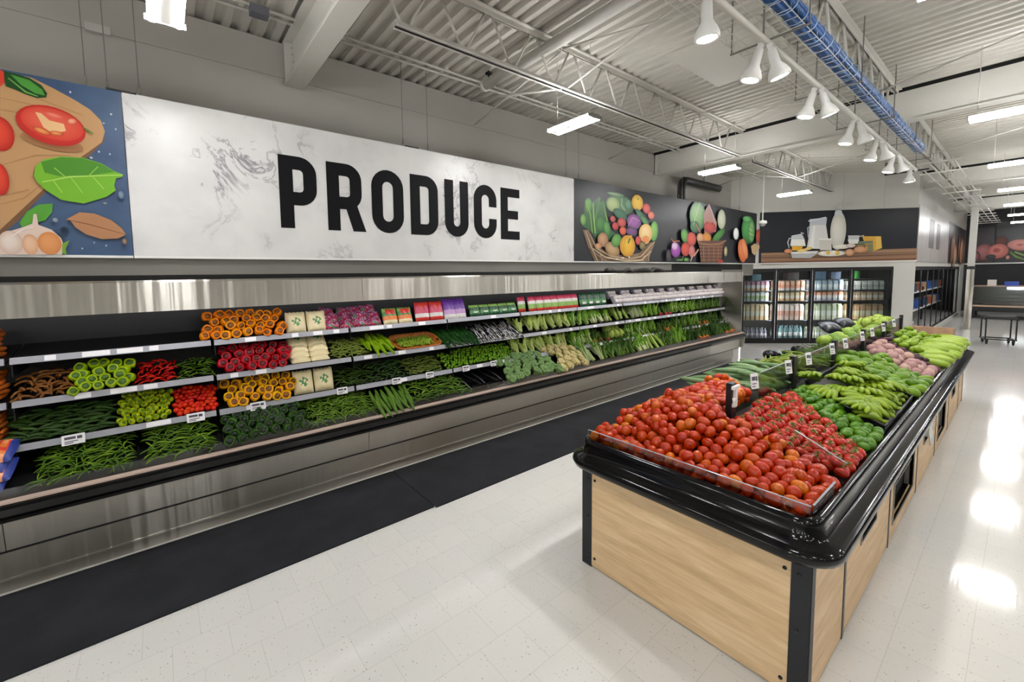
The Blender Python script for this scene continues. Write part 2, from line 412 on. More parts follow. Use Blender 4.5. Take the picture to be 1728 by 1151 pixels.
ART_LEFT=[["p",[[-0.836,3.539],[-0.679,3.535],[-0.566,3.486],[-0.455,3.429],[-0.366,3.373],[-0.307,3.303],[-0.287,3.219],[-0.311,3.131],[-0.394,3.038],[-0.917,2.384]],"#c79a6b"],["p",[[-0.311,3.131],[-0.289,3.19],[-0.296,3.143],[-0.389,3.016],[-0.499,2.899],[-0.698,2.648],[-0.822,2.467],[-0.918,2.358],[-0.915,2.401],[-0.709,2.669],[-0.511,2.925],[-0.394,3.043]],"#7d5a3e"],["l",[[-0.85,3.35],[-0.671,3.336],[-0.448,3.265]],0.009,"#b5875a"],["l",[[-0.855,3.266],[-0.767,3.264]],0.009,"#b5875a"],["l",[[-0.667,3.393],[-0.411,3.318]],0.009,"#b78a5c"],["l",[[-0.903,2.586],[-0.779,2.64],[-0.679,2.751]],0.009,"#b5875a"],["l",[[-0.883,2.863],[-0.695,2.968],[-0.499,2.999]],0.008,"#b5875a"],["l",[[-0.869,2.653],[-0.744,2.709]],0.009,"#b5875a"],["p",[[-0.819,3.544],[-0.766,3.541],[-0.688,3.528],[-0.629,3.492],[-0.601,3.439],[-0.609,3.406],[-0.661,3.39],[-0.715,3.403],[-0.768,3.424],[-0.814,3.437]],"#1f4a1e"],["p",[[-0.785,3.528],[-0.69,3.511],[-0.625,3.459],[-0.615,3.418],[-0.665,3.423],[-0.735,3.465]],"#4f9a3c"],["l",[[-0.798,3.499],[-0.714,3.42],[-0.654,3.404]],0.012,"#6fb04f"],["p",[[-0.836,3.547],[-0.816,3.536],[-0.819,3.461],[-0.845,3.421]],"#d8412f"],["e",-0.867,3.092,0.073,0.123,0,"#f05238","#b41f17"],["e",-0.89,2.765,0.047,0.115,0,"#ee5036","#b8221a"],["e",-0.593,3.082,0.17,0.062,8,"#7c4a2f","#a97a50"],["e",-0.591,3.201,0.19,0.143,10,"#d93a2e","#c02a22"],["e",-0.584,3.215,0.171,0.115,10,"#ee6a52","#d8412f"],["p",[[-0.674,3.284],[-0.643,3.282],[-0.602,3.238],[-0.524,3.227],[-0.515,3.176],[-0.589,3.144],[-0.637,3.179]],"#f0c18d"],["e",-0.646,3.151,0.051,0.022,20,"#f2a25c","#c0301f"],["e",-0.569,3.148,0.039,0.018,0,"#f2a25c","#c0301f"],["e",-0.476,3.255,0.03,0.022,-30,"#f4b08a","#d04a38"],["e",-0.573,3.279,0.052,0.018,10,"#f28a70","#e0584a"],["l",[[-0.414,3.222],[-0.378,3.193]],0.009,"#4c7a2a"],["l",[[-0.414,3.222],[-0.357,3.183]],0.009,"#5f8a36"],["p",[[-0.797,2.39],[-0.81,2.459],[-0.768,2.541],[-0.702,2.599],[-0.624,2.615],[-0.631,2.551],[-0.671,2.486],[-0.736,2.455]],"#5aa33a"],["p",[[-0.712,2.818],[-0.695,2.89],[-0.647,2.941],[-0.554,2.977],[-0.432,2.987],[-0.322,2.957],[-0.245,2.906],[-0.198,2.889],[-0.199,2.869],[-0.241,2.85],[-0.256,2.791],[-0.247,2.754],[-0.31,2.695],[-0.448,2.63],[-0.576,2.646],[-0.662,2.718],[-0.702,2.775]],"#79b92f"],["p",[[-0.667,2.92],[-0.554,2.972],[-0.433,2.982],[-0.322,2.952],[-0.246,2.901],[-0.406,2.852],[-0.577,2.826],[-0.653,2.843]],"#4f8f2a"],["l",[[-0.671,2.77],[-0.51,2.83],[-0.195,2.884]],0.011,"#b4dc6c"],["l",[[-0.538,2.822],[-0.599,2.886]],0.007,"#9acb54"],["l",[[-0.407,2.848],[-0.345,2.93]],0.007,"#8cc04a"],["l",[[-0.511,2.825],[-0.45,2.713]],0.006,"#a6d45e"],["l",[[-0.612,2.795],[-0.566,2.701]],0.007,"#a6d45e"],["l",[[-0.385,2.85],[-0.32,2.755]],0.007,"#a6d45e"],["p",[[-0.559,2.498],[-0.524,2.523],[-0.477,2.559],[-0.39,2.556],[-0.292,2.511],[-0.229,2.447],[-0.206,2.399],[-0.257,2.363],[-0.36,2.354],[-0.45,2.388],[-0.509,2.441],[-0.533,2.49]],"#b9855f"],["l",[[-0.559,2.498],[-0.431,2.469],[-0.209,2.399]],0.008,"#8c5c3d"],["p",[[-0.921,2.315],[-0.875,2.386],[-0.794,2.425],[-0.743,2.454],[-0.732,2.526],[-0.716,2.527],[-0.712,2.447],[-0.643,2.415],[-0.595,2.354],[-0.58,2.281],[-0.597,2.226],[-0.928,2.22]],"#e6cdbf"],["e",-0.863,2.309,0.063,0.087,0,"#f4e6dc","#d8b8a4"],["e",-0.66,2.311,0.065,0.086,0,"#eba36a","#d98a4c"],["e",-0.763,2.299,0.041,0.076,0,"#f2c9a8","#e0a67c"],["l",[[-0.86,2.352],[-0.795,2.408],[-0.738,2.428]],0.009,"#f6efe9"],["p",[[-0.591,2.309],[-0.549,2.338],[-0.574,2.272],[-0.57,2.226],[-0.596,2.235]],"#7aa83c"],["e",-0.616,2.489,0.02,0.022,0,"#9fb0c4","#2c3c55"],["e",-0.571,2.41,0.026,0.032,0,"#1c2a40","#33475f"],["e",-0.216,2.719,0.023,0.038,0,"#8aa0bb","#2b3d58"],["e",-0.32,2.642,0.015,0.009,0,"#b0a59a","#3a4f6c"],["e",-0.217,2.34,0.019,0.03,0,"#a8876c","#243550"],["e",-0.239,3.354,0.007,0.009,0,"#dde6ee","#8fa5c0"],["e",-0.469,3.47,0.006,0.009,0,"#e6eef4","#8fa5c0"],["e",-0.288,3.274,0.007,0.007,0,"#c9d6e2","#6c86a8"],["e",-0.217,3.241,0.006,0.009,0,"#c9d6e2","#6c86a8"],["e",-0.331,3.044,0.007,0.009,0,"#c9d6e2","#6c86a8"],["e",-0.38,2.99,0.011,0.009,0,"#d9e6d2","#6c86a8"],["e",-0.266,3.035,0.006,0.008,0,"#c9d6e2","#6c86a8"],["e",-0.405,2.324,0.005,0.007,0,"#c9d6e2","#6c86a8"],["e",-0.478,2.275,0.006,0.007,0,"#c9d6e2","#6c86a8"],["e",-0.334,2.302,0.006,0.008,0,"#c9d6e2","#6c86a8"]]
ART_BASKET=[["p",[[5.716,2.75],[5.869,2.758],[6.088,2.484],[6.462,2.38],[6.953,2.336],[7.432,2.399],[7.784,2.604],[7.942,2.638],[7.944,2.567],[7.715,2.235],[6.049,2.222],[5.87,2.441]],"#8f7358"],["p",[[5.659,2.985],[5.753,3.027],[5.771,3.208],[5.847,3.286],[5.915,3.275],[5.964,3.225],[6.162,3.342],[6.202,3.321],[6.183,3.245],[6.274,3.303],[6.327,3.221],[6.37,3.061],[6.435,2.889],[6.544,2.768],[6.72,2.698],[6.723,2.516],[6.546,2.562],[6.374,2.658],[6.087,2.621],[5.888,2.759],[5.735,2.799],[5.678,2.843]],"#2f6b33"],["e",5.857,3.167,0.092,0.12,0,"#7cba4a","#3f8a3a"],["e",5.725,2.918,0.075,0.095,0,"#9ccf62","#3f8a3a"],["l",[[5.79,3.245],[5.916,3.015],[5.967,2.714]],0.031,"#8cc455"],["l",[[5.983,3.215],[6.009,2.961],[6.046,2.706]],0.037,"#a6d16b"],["l",[[6.172,3.318],[6.064,3.014],[6.056,2.706]],0.029,"#5fa544"],["l",[[6.275,3.278],[6.328,3.083],[6.436,2.813]],0.029,"#84bf52"],["e",6.186,2.874,0.143,0.136,0,"#4f9c3f","#235c33"],["e",6.373,2.81,0.105,0.151,-25,"#5fae48","#235c33"],["e",6.757,3.246,0.446,0.181,0,"#5d8a55","#31573a"],["e",6.549,3.24,0.194,0.127,0,"#bccf86","#7c9a5a"],["l",[[6.822,3.381],[6.802,3.25],[6.916,3.168]],0.039,"#8fae90"],["l",[[6.935,3.392],[7.077,3.234]],0.052,"#4c7c58"],["e",7.018,3.282,0.116,0.093,0,"#6f9c80","#3c6a4c"],["e",6.622,3.426,0.261,0.031,0,"#7fa36a","#3c6a4c"],["e",7.313,3.341,0.194,0.148,0,"#f2c84a","#c89428"],["l",[[7.287,3.44],[7.324,3.396],[7.372,3.435]],0.022,"#4f7a2e"],["e",7.626,3.259,0.14,0.097,0,"#e2675c","#a53036"],["e",7.796,3.14,0.118,0.077,0,"#e07a62","#b04038"],["e",6.759,3.078,0.223,0.091,15,"#3c7a58","#255040"],["e",7.416,3.113,0.197,0.069,30,"#3f7d55","#255040"],["e",7.568,3.013,0.176,0.069,30,"#4d8a4a","#2b5a3a"],["e",6.53,2.984,0.082,0.057,0,"#d85048","#932a2c"],["e",6.806,2.938,0.135,0.084,0,"#d9554a","#932a2c"],["e",6.608,2.861,0.099,0.071,0,"#e03a40","#9c2430"],["e",6.842,2.789,0.108,0.072,0,"#f06a3a","#c03c28"],["e",7.2,2.976,0.238,0.141,0,"#a35aa6","#552a66"],["e",7.12,2.79,0.189,0.081,0,"#7c3f86","#3a2148"],["l",[[6.99,2.87],[7.151,3.053],[7.369,3.0]],0.014,"#c58ac6"],["e",7.896,2.836,0.146,0.198,8,"#86c455","#3f8a3a"],["e",7.599,2.779,0.241,0.181,-5,"#f5d79a","#d9a552"],["e",7.602,2.654,0.127,0.084,0,"#f08a4a","#d9a552"],["e",6.239,2.602,0.155,0.125,0,"#d8a87a","#9c6a44"],["e",6.108,2.485,0.091,0.056,0,"#e8b07c","#b4784a"],["e",6.515,2.445,0.227,0.122,15,"#d9b27c","#9a7448"],["e",6.633,2.604,0.154,0.117,-20,"#6faf43","#3f7a35"],["e",6.985,2.517,0.251,0.201,0,"#f5c21c","#c98a12"],["l",[[6.924,2.681],[6.858,2.533],[6.86,2.388]],0.016,"#c98a12"],["l",[[7.086,2.715],[7.041,2.632],[6.995,2.564]],0.049,"#4f8a2e"],["l",[[6.948,2.655],[7.11,2.702]],0.039,"#e0a01c"],["e",7.328,2.63,0.098,0.082,0,"#e05048","#a52a30"],["e",7.478,2.538,0.112,0.083,0,"#9c8a4a","#4a4a2a"],["l",[[5.754,2.728],[5.909,2.467],[6.089,2.223]],0.032,"#c9ad8c"],["l",[[5.869,2.685],[6.048,2.446],[6.441,2.328],[7.0,2.27],[7.433,2.33],[7.785,2.562],[7.916,2.623]],0.032,"#bfa07c"],["l",[[5.948,2.443],[6.294,2.3],[6.954,2.236],[7.435,2.26],[7.788,2.434]],0.029,"#d6bd9c"],["l",[[6.149,2.374],[6.212,2.224]],0.023,"#cdb190"],["l",[[7.533,2.345],[7.485,2.233]],0.025,"#cdb190"],["l",[[7.71,2.447],[7.689,2.234]],0.026,"#b99a78"],["l",[[5.988,2.37],[6.337,2.231]],0.022,"#a88a6a"],["e",6.638,2.268,0.066,0.015,0,"#f2ede4","#cbb9a0"],["e",6.816,2.294,0.059,0.016,0,"#f2ede4","#cbb9a0"],["e",7.023,2.31,0.028,0.019,0,"#f2ede4","#cbb9a0"]]
ART_CRATE=[["e",9.673,3.255,0.38,0.316,5,"#8fca6a","#2f7040"],["e",9.532,3.016,0.209,0.129,0,"#3f8a4a","#235c38"],["l",[[9.719,3.561],[9.638,3.353],[9.471,3.056]],0.023,"#b4de8c"],["l",[[9.59,3.077],[9.781,2.914]],0.057,"#a8694f"],["p",[[9.917,3.331],[10.192,3.574],[10.401,3.368],[10.615,3.17],[10.559,2.952],[10.003,2.881]],"#b8857c"],["e",10.253,3.042,0.311,0.135,0,"#e0483f","#9a2a2c"],["l",[[10.16,3.572],[10.331,3.422],[10.515,3.133]],0.021,"#e4d0d0"],["l",[[10.018,3.206],[10.28,3.149],[10.44,3.265]],0.023,"#e8876a"],["e",10.853,3.262,0.218,0.232,0,"#e2e4cc","#a9ae90"],["e",10.702,2.867,0.381,0.108,-25,"#4f9c3a","#22552a"],["e",10.103,2.796,0.226,0.119,0,"#f5a63a","#d07a1c"],["e",9.787,2.783,0.17,0.102,0,"#f5c08c","#d98a52"],["e",9.076,2.796,0.169,0.139,25,"#7cc24a","#2f7a35"],["e",9.381,2.738,0.212,0.149,0,"#f0604a","#c03428"],["e",9.13,2.51,0.2,0.147,0,"#f0583f","#b83024"],["e",9.408,2.467,0.148,0.129,15,"#e88a86","#c05a58"],["l",[[9.441,2.381],[9.358,2.251]],0.037,"#e8c0b8"],["l",[[9.707,2.517],[9.502,2.368]],0.044,"#e8b088"],["e",8.702,2.479,0.202,0.151,0,"#c45ac8","#6a2080"],["e",8.659,2.56,0.133,0.081,0,"#f0d8f0","#c080c8"],["l",[[8.508,2.717],[8.589,2.653],[8.858,2.676]],0.03,"#c0623a"],["e",8.415,2.365,0.104,0.121,0,"#4a3a40","#2c2a33"],["l",[[8.736,2.274],[8.984,2.276],[9.009,2.36]],0.036,"#5fae3a"],["e",9.154,2.285,0.115,0.039,0,"#6fb843","#3c7c2e"],["p",[[9.637,2.704],[11.062,2.772],[10.929,2.594],[10.879,2.231],[9.814,2.225],[9.736,2.562]],"#6b4030"],["l",[[9.653,2.69],[9.856,2.646],[10.307,2.645],[10.782,2.676],[11.098,2.773]],0.043,"#a87450"],["l",[[9.735,2.576],[10.928,2.61]],0.017,"#a87a58"],["l",[[9.754,2.504],[10.915,2.531]],0.018,"#9c6a4a"],["l",[[9.773,2.431],[10.902,2.452]],0.018,"#a87a58"],["l",[[9.783,2.357],[10.889,2.373]],0.017,"#9c6a4a"],["l",[[9.805,2.284],[10.883,2.294]],0.018,"#a87a58"],["l",[[9.921,2.596],[9.971,2.226]],0.023,"#c09070"],["l",[[10.178,2.604],[10.21,2.227]],0.024,"#b08060"],["l",[[10.442,2.612],[10.457,2.229]],0.025,"#b08060"],["l",[[10.681,2.618],[10.669,2.23]],0.024,"#b08060"],["e",10.807,2.262,0.176,0.038,0,"#d83a34","#8a2020"],["e",11.079,2.503,0.095,0.127,0,"#d8c890","#5a5a3a"],["e",12.408,3.095,0.441,0.364,0,"#5aa85a","#235a34"],["e",12.304,3.359,0.29,0.084,0,"#7cc47a","#2f7040"],["e",12.603,3.053,0.215,0.291,0,"#a6d48a","#3f8a48"],["l",[[12.4,3.196],[12.705,3.127]],0.013,"#235a34"],["l",[[12.388,3.077],[12.737,3.008]],0.014,"#235a34"],["l",[[12.397,2.958],[12.723,2.903]],0.013,"#235a34"],["l",[[12.408,2.822],[12.69,2.781]],0.013,"#235a34"],["e",13.074,2.962,0.172,0.184,0,"#e0705a","#a84038"],["e",11.63,2.956,0.162,0.146,0,"#f2f4f2","#b9c0ba"],["p",[[12.59,2.674],[12.824,2.751],[13.233,2.71],[13.261,2.658],[13.06,2.599],[12.849,2.436],[12.668,2.503]],"#d9b98c"],["e",12.036,2.54,0.243,0.319,-38,"#e88a52","#c8582c"],["e",12.175,2.594,0.164,0.303,-38,"#f0a070","#d06a3a"]]
ART_DAIRY=[["p",[[0.073,2.506],[3.93,2.542],[3.925,2.226],[0.083,2.191]],"#8a6a52"],["l",[[0.074,2.467],[1.729,2.467],[3.933,2.486]],0.031,"#b08c70"],["l",[[0.077,2.375],[1.973,2.358],[3.938,2.39]],0.024,"#5f4536"],["l",[[0.079,2.309],[1.975,2.301],[3.943,2.314]],0.037,"#a8795c"],["l",[[0.081,2.243],[3.934,2.263]],0.024,"#6b4a38"],["l",[[0.78,2.619],[0.738,2.776],[0.771,2.879],[0.892,2.902]],0.031,"#b8c0c8"],["p",[[0.829,2.955],[1.082,3.0],[1.16,2.843],[1.191,2.674],[0.802,2.684]],"#c9cdd2"],["p",[[0.833,2.852],[1.148,2.843],[1.191,2.666],[0.815,2.676]],"#f2efe6"],["p",[[0.839,2.67],[1.119,2.663],[1.099,2.547],[0.856,2.553]],"#e8b030"],["l",[[1.057,3.026],[1.13,2.999]],0.026,"#c9cdd2"],["p",[[1.266,3.226],[1.674,3.214],[1.735,2.879],[1.76,2.569],[1.218,2.596],[1.255,2.892]],"#dcdcd8"],["p",[[1.363,3.197],[1.411,3.196],[1.387,2.604],[1.266,2.607]],"#f0f0ec"],["l",[[1.326,3.224],[1.221,3.15],[1.243,2.892]],0.031,"#c0c6cc"],["p",[[1.26,3.38],[1.689,3.405],[1.674,3.214],[1.266,3.226]],"#c4cad0"],["l",[[1.226,3.33],[1.665,3.418]],0.026,"#e4e8ec"],["e",1.978,3.051,0.195,0.512,0,"#e6e4da","#c2c0b4"],["p",[[1.883,3.589],[2.037,3.584],[2.067,3.456],[1.865,3.463]],"#d0d4d8"],["p",[[1.905,3.639],[2.016,3.635],[2.019,3.584],[1.907,3.588]],"#aab2ba"],["p",[[1.509,2.859],[1.82,2.851],[1.834,2.537],[1.546,2.544]],"#d4d0c6"],["p",[[1.509,2.859],[1.82,2.851],[1.822,2.812],[1.51,2.821]],"#f0efe8"],["p",[[2.221,2.917],[2.504,2.914],[2.479,2.693],[2.255,2.698]],"#c8cacc"],["p",[[2.214,2.815],[2.498,2.807],[2.479,2.693],[2.255,2.698]],"#e8e8e4"],["l",[[2.506,2.883],[2.611,2.906]],0.026,"#b8bcc0"],["p",[[2.565,2.887],[3.022,2.874],[3.061,2.563],[2.865,2.491],[2.7,2.508]],"#d8a83c"],["p",[[2.893,2.872],[3.022,2.869],[3.053,2.568],[2.922,2.528]],"#e4bb58"],["p",[[2.476,2.756],[2.829,2.76],[2.832,2.696],[2.456,2.68]],"#6f7a66"],["p",[[2.433,2.668],[2.821,2.684],[2.823,2.633],[2.412,2.625]],"#8a7a52"],["p",[[2.695,2.623],[2.832,2.696],[2.854,2.492],[2.751,2.43]],"#7a7a5a"],["e",2.534,2.538,0.165,0.09,0,"#d8a47c","#b07a54"],["e",2.056,2.626,0.214,0.064,0,"#f0ece0","#d0c8b8"],["e",2.293,2.646,0.119,0.056,0,"#e8d8d0","#c8b0a8"],["e",1.825,2.452,0.347,0.077,0,"#f2f0ea","#cfccc4"],["e",1.609,2.47,0.072,0.047,0,"#f8f4e8","#e0d8c0"],["e",1.741,2.467,0.053,0.052,0,"#f2cc60","#d8a83c"],["e",1.968,2.461,0.053,0.062,0,"#f2cc60","#d8a83c"],["e",1.872,2.477,0.062,0.052,0,"#f8f4e8","#e0d8c0"],["e",2.265,2.467,0.114,0.093,0,"#e0b08c","#b47e58"],["e",0.735,2.537,0.103,0.063,0,"#e09a70","#b4704c"],["p",[[0.797,2.502],[1.487,2.512],[1.465,2.447],[1.301,2.334],[0.839,2.345]],"#b4b4b4"],["p",[[0.796,2.515],[1.486,2.524],[1.429,2.461],[0.835,2.467]],"#e4e4e0"],["e",1.099,2.547,0.146,0.042,-10,"#f0d890","#d8b45c"],["e",1.242,2.595,0.097,0.041,-10,"#f0d890","#d8b45c"]]
ART_MEAT=[["e",-0.784,3.14,0.192,0.245,0,"#7a4038","#3a2020"],["e",-0.86,2.716,0.29,0.321,10,"#e89a8c","#c0605a"],["e",-0.9,2.749,0.116,0.124,0,"#b84a48","#d8807a"],["e",-0.234,2.948,0.384,0.24,8,"#f0aca0","#d0807a"],["e",-0.271,2.951,0.11,0.06,0,"#c0605a","#e0988e"],["l",[[-0.535,2.666],[-0.356,2.445],[-0.131,2.315]],0.073,"#7ca04a"],["l",[[-0.404,2.659],[-0.15,2.495]],0.061,"#9cc060"],["e",-1.043,2.479,0.138,0.099,0,"#4a4c52","#2a2c32"],["e",-0.579,2.426,0.052,0.086,0,"#f0b0a0","#d08070"]]
# ---------------------------------------------------------------- the setting
Z_DECK = 4.58
WY = 5.0
C0 = Vector((13.17, 4.5, 0)); AD = R(-43)
TD = Matrix.Translation(C0) @ Matrix.Rotation(AD, 4, 'Z')      # dairy wall frame: x along the wall, y into it
struct(MB().box(-12, 31, -16, 5.4, -.1, 0), 'floor', m_floor)
mb = MB(); prof = []
x = -12.0
while x < 31:
    prof += [(x, Z_DECK), (x + .060, Z_DECK), (x + .076, Z_DECK + .045), (x + .134, Z_DECK + .045)]; x += .1525
vs = [(a, y, b) for a, b in prof for y in (-16, 5.3)]
mb.add(vs, [(2 * i, 2 * i + 1, 2 * i + 3, 2 * i + 2) for i in range(len(prof) - 1)])
mb.box(-12, 31, -16, 5.3, Z_DECK + .05, Z_DECK + .15)
struct(mb, 'ceiling', m_deck)
struct(MB().box(-12, 13, WY, WY + .2, 0, Z_DECK - .015).box(-12, 12.6, WY - .012, WY, 4.195, 4.21), 'wall_left', m_wall)
struct(MB().box(-12, 13, WY + .21, WY + .3, 4.4, Z_DECK + .05), 'trim_1', m_void)  # added black strip: stands in for shade in the deck gaps
# dairy wall: above the cooler, the pier on its right, a return into the corner
TOPC = 2.075
mb = MB().box(-.9, 3.93, 0, .15, TOPC, Z_DECK).box(3.42, 3.93, 0, .15, 0, TOPC).box(-.9, -.4, 0, .15, 0, TOPC)
struct(mb, 'wall_back', m_white, T=TD)
corner = TD @ Vector((3.93, 0, 0)); CX, CY = corner.x, corner.y
GX1 = 28.2
mb = MB().box(CX, 31, CY, CY + .15, 2.06, Z_DECK).box(CX, CX + .12, CY, CY + .15, 0, 2.06).box(GX1, 31, CY, CY + .15, 0, 2.06)
struct(mb, 'wall_side', m_white)
struct(MB().box(CX - .02, GX1 + .1, CY - .06, CY, 0, .06), 'baseboard_side', m_white)
struct(MB().box(30.0, 30.15, -16, 3.4, 0, Z_DECK), 'wall_far', M('black_wall_paint', '#17181b', .6))
struct(MB().box(-12.15, -12, -16, 5.3, 0, Z_DECK), 'wall_rear', m_white)
struct(MB().box(-12, 31, -16.15, -16, 0, Z_DECK), 'wall_right', m_white)
# fascia below the produce sign, behind the cooler top
struct(MB().box(-6, 13.06, 4.56, 4.62, 1.9, 2.225), 'trim_2', tint_mat('soffit_grey', '#6f6d67', '#76736d', .5, 1))

# steel beams across the shop
for i, bx in enumerate((-6.35, 1.31, 8.78, 16.6, 24.3)):
    mb = MB(); zb = 4.12
    mb.box(bx - .1, bx + .1, -16, WY - .01, zb, zb + .018).box(bx - .1, bx + .1, -16, WY - .01, Z_DECK - .02, Z_DECK - .002)
    mb.box(bx - .012, bx + .012, -16, WY - .01, zb + .018, Z_DECK - .02)
    mb.box(bx - .1, bx - .012, WY - .06, WY - .045, zb + .018, Z_DECK - .02)
    for k in range(5): mb.tube([(bx - .012, WY - .1, zb + .1 + .07 * k), (bx - .035, WY - .1, zb + .1 + .07 * k)], .012, 6)
    if i in (2, 3): mb.box(bx - .1, bx + .1, WY - .012, WY - .002, zb - .02, Z_DECK)
    tag(mb.build('roof_beam', m_truss), ['painted steel roof beam', 'wide steel roof beam running out of the top of the picture', 'steel roof beam meeting the wall above the dark basket picture', 'steel roof beam across the far bay', 'steel roof beam above the meat counter'][i], 'beam', kind='structure')

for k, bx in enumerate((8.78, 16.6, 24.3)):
    struct(MB().box(bx - .108, bx - .1, -16, WY - .02, Z_DECK - .045, Z_DECK + .02), 'trim_%d' % (6 + k), m_void)  # dark strips standing in for the shaded gap between beam and deck
for k, s_ in enumerate((1.05, 2.1, 3.1)):
    struct(MB().box(s_, s_ + .006, -.003, 0, 3.62, Z_DECK), 'trim_%d' % (9 + k), m_wall, T=TD)
struct(MB().box(8.7, 12.3, 4.55, 4.56, 2.06, 2.19), 'trim_12', m_void)
def joist(x0, x1, y):
    zt, zb = Z_DECK - .006, 4.09
    mb = MB()
    for s in (-1, 1):
        mb.box(x0, x1, y + s * .012, y + s * .055, zt - .012, zt); mb.box(x0, x1, y + s * .012, y + s * .02, zt - .055, zt)
        mb.box(x0 + .25, x1 - .1, y + s * .012, y + s * .045, zb, zb + .01); mb.box(x0 + .25, x1 - .1, y + s * .012, y + s * .02, zb, zb + .045)
    x = x0 + .34
    while x < x1 - .4:
        mb.tube([(x - .27, y, zt - .03), (x - .03, y, zb + .03)], .013, 6)
        mb.tube([(x + .03, y, zb + .03), (x + .27, y, zt - .03)], .013, 6)
        x += .61
    return struct(mb, 'roof_joist', m_truss)
for a, b in ((-6.2, 1.18), (1.44, 8.66), (8.92, 16.45), (16.75, 24.1)):
    for y in (3.27, 1.27, -.9, -3.1): joist(a, b, y)
    mb = MB()
    for y in (4.32, 4.42):
        mb.tube([(a, y, 4.47), (b, y, 4.47)], .014, 6)
        x = a + .2
    while x < b: mb.box(x, x + .04, 4.28, 4.46, 4.484, 4.496); x += .61
    struct(mb, 'trim_3', m_truss)
# bridging rods between wall, joists and deck
mb = MB()
for x in (3.75, 7.0, 11.6):
    mb.tube([(x, WY - .02, Z_DECK - .03), (x, 3.27, 4.1)], .013, 6); mb.tube([(x + .06, WY - .02, 4.22), (x + .06, 3.27, Z_DECK - .03)], .013, 6)
    mb.tube([(x, 3.27, Z_DECK - .05), (x, 1.27, 4.1)], .011, 6); mb.tube([(x + .06, 3.27, 4.1), (x + .06, 1.27, Z_DECK - .05)], .011, 6)
    mb.tube([(x, 1.27, 4.1), (x, -.9, Z_DECK - .05)], .011, 6)
struct(mb, 'trim_4', m_truss)
# ---------------------------------------------------------------- things up in the roof
mb = MB().tube([(3.45, 4.28, 4.42), (3.45, -6, 4.42)], .062, 14).tube([(3.45, 4.3, 4.42), (3.45, 4.25, 4.42)], .07, 14)
d = thing('vent_pipe', 'thick white pipe with an open end crossing under the roof deck', 'pipe'); mb.build('pipe_run', m_truss, d)
MB().tube([(3.45, 4.2, 4.47), (3.45, 4.2, Z_DECK)], .008, 6).box(3.42, 3.48, 4.17, 4.23, 4.53, 4.555).build('hanger', m_black, d)
tag(MB().box(4.95, 6.35, 1.75, 2.72, Z_DECK - .016, Z_DECK - .002).build('roof_panel', m_deck), 'flat grey square panel set into the corrugated roof deck', 'panel')
tag(MB().box(.78, .93, 4.24, 4.34, 4.38, 4.455).build('junction_box', M('grey_blue_box', '#55565e', .5)), 'small dark grey junction box on the conduit near the top edge', 'junction box')
tag(MB().box(-.39, -.225, WY - .055, WY - .013, 4.17, 4.235).build('wall_fixture', m_white), 'small white oblong box mounted on the upper wall seam', 'wall box')
# black insulated pipe elbow
pp = [(9.53, 4.8, 3.2), (9.53, 4.8, 3.95), (9.55, 4.8, 4.04), (9.63, 4.8, 4.09), (9.75, 4.8, 4.1), (11.4, 4.8, 4.1)]
e = thing('insulated_pipe', 'fat black insulated pipe elbow above the dark basket picture', 'pipe', (0, 0, 0))
MB().tube(pp, .085, 16).build('insulation', m_black, e)
MB().tube([(11.4, 4.8, 4.1), (11.5, 4.8, 4.1)], .05, 12).tube([(11.45, 4.8, 4.19), (11.55, 4.8, 4.12), (11.5, 4.8, 4.02)], .012, 6).build('pipe_end', m_white_pl, e)
MB().tube([(10.6, 4.8, 4.18), (10.6, 4.8, Z_DECK)], .008, 6).build('hanger', m_black, e)

# hanging fluorescent fixtures: one every half bay, rows along the aisle
def fixture_proto():
    t = thing('ceiling_light', 'x', 'ceiling light')
    MB().box(-.075, .075, -.31, .31, .016, .03).box(-.03, .03, -.31, .31, -.012, .016).box(-.115, .115, -.312, -.30, -.02, .02).box(-.115, .115, .30, .312, -.02, .02).build('housing', MATS.get('fixture_grey') or M('fixture_grey', '#8a8883', .5), t)
    for s in (-1, 1):
        MB().tube([(s * .074, -.3, -.008), (s * .074, .3, -.008)], .025, 10, flat=.7).build('tube', m_tube, t)
    for s in (-1, 1):
        MB().tube([(0, s * .24, .03), (0, s * .24, Z_DECK - 3.75)], .004, 4).build('hanger', m_truss, t)
    return t
LBL = {(1, 0): 'twin-tube ceiling light cut by the top edge above the marble sign', (2, 0): 'twin-tube ceiling light hanging above the last letter of the sign', (3, 0): 'twin-tube ceiling light beside the black insulated pipe', (4, 0): 'twin-tube ceiling light in front of the upper dairy wall',
       (3, 1): 'large twin-tube light at the right edge beyond the blue cables', (4, 1): 'right-hand twin-tube light below the second roof beam', (5, 1): 'small distant twin-tube light third down at the right edge', (2, 1): 'twin-tube light whose tip shows at the top right edge', (6, 1): 'small twin-tube light far off by the black meat wall', (5, 0): 'distant ceiling light over the side wall'}
fx = None
for j in range(5):
    for i in range(-2, 9):
        x = .13 + 3.83 * (i - 1); y = 3.28 - 3.07 * j
        if j == 0 and (x > 14): continue
        if fx is None: fx = o = fixture_proto()
        else: o = copy_tree(fx)
        o.location = (x, y, 3.75)
        o['label'] = LBL.get((i, j), 'twin-tube ceiling light in the rows over the rest of the shop'); o['group'] = 'hanging twin-tube ceiling lights'

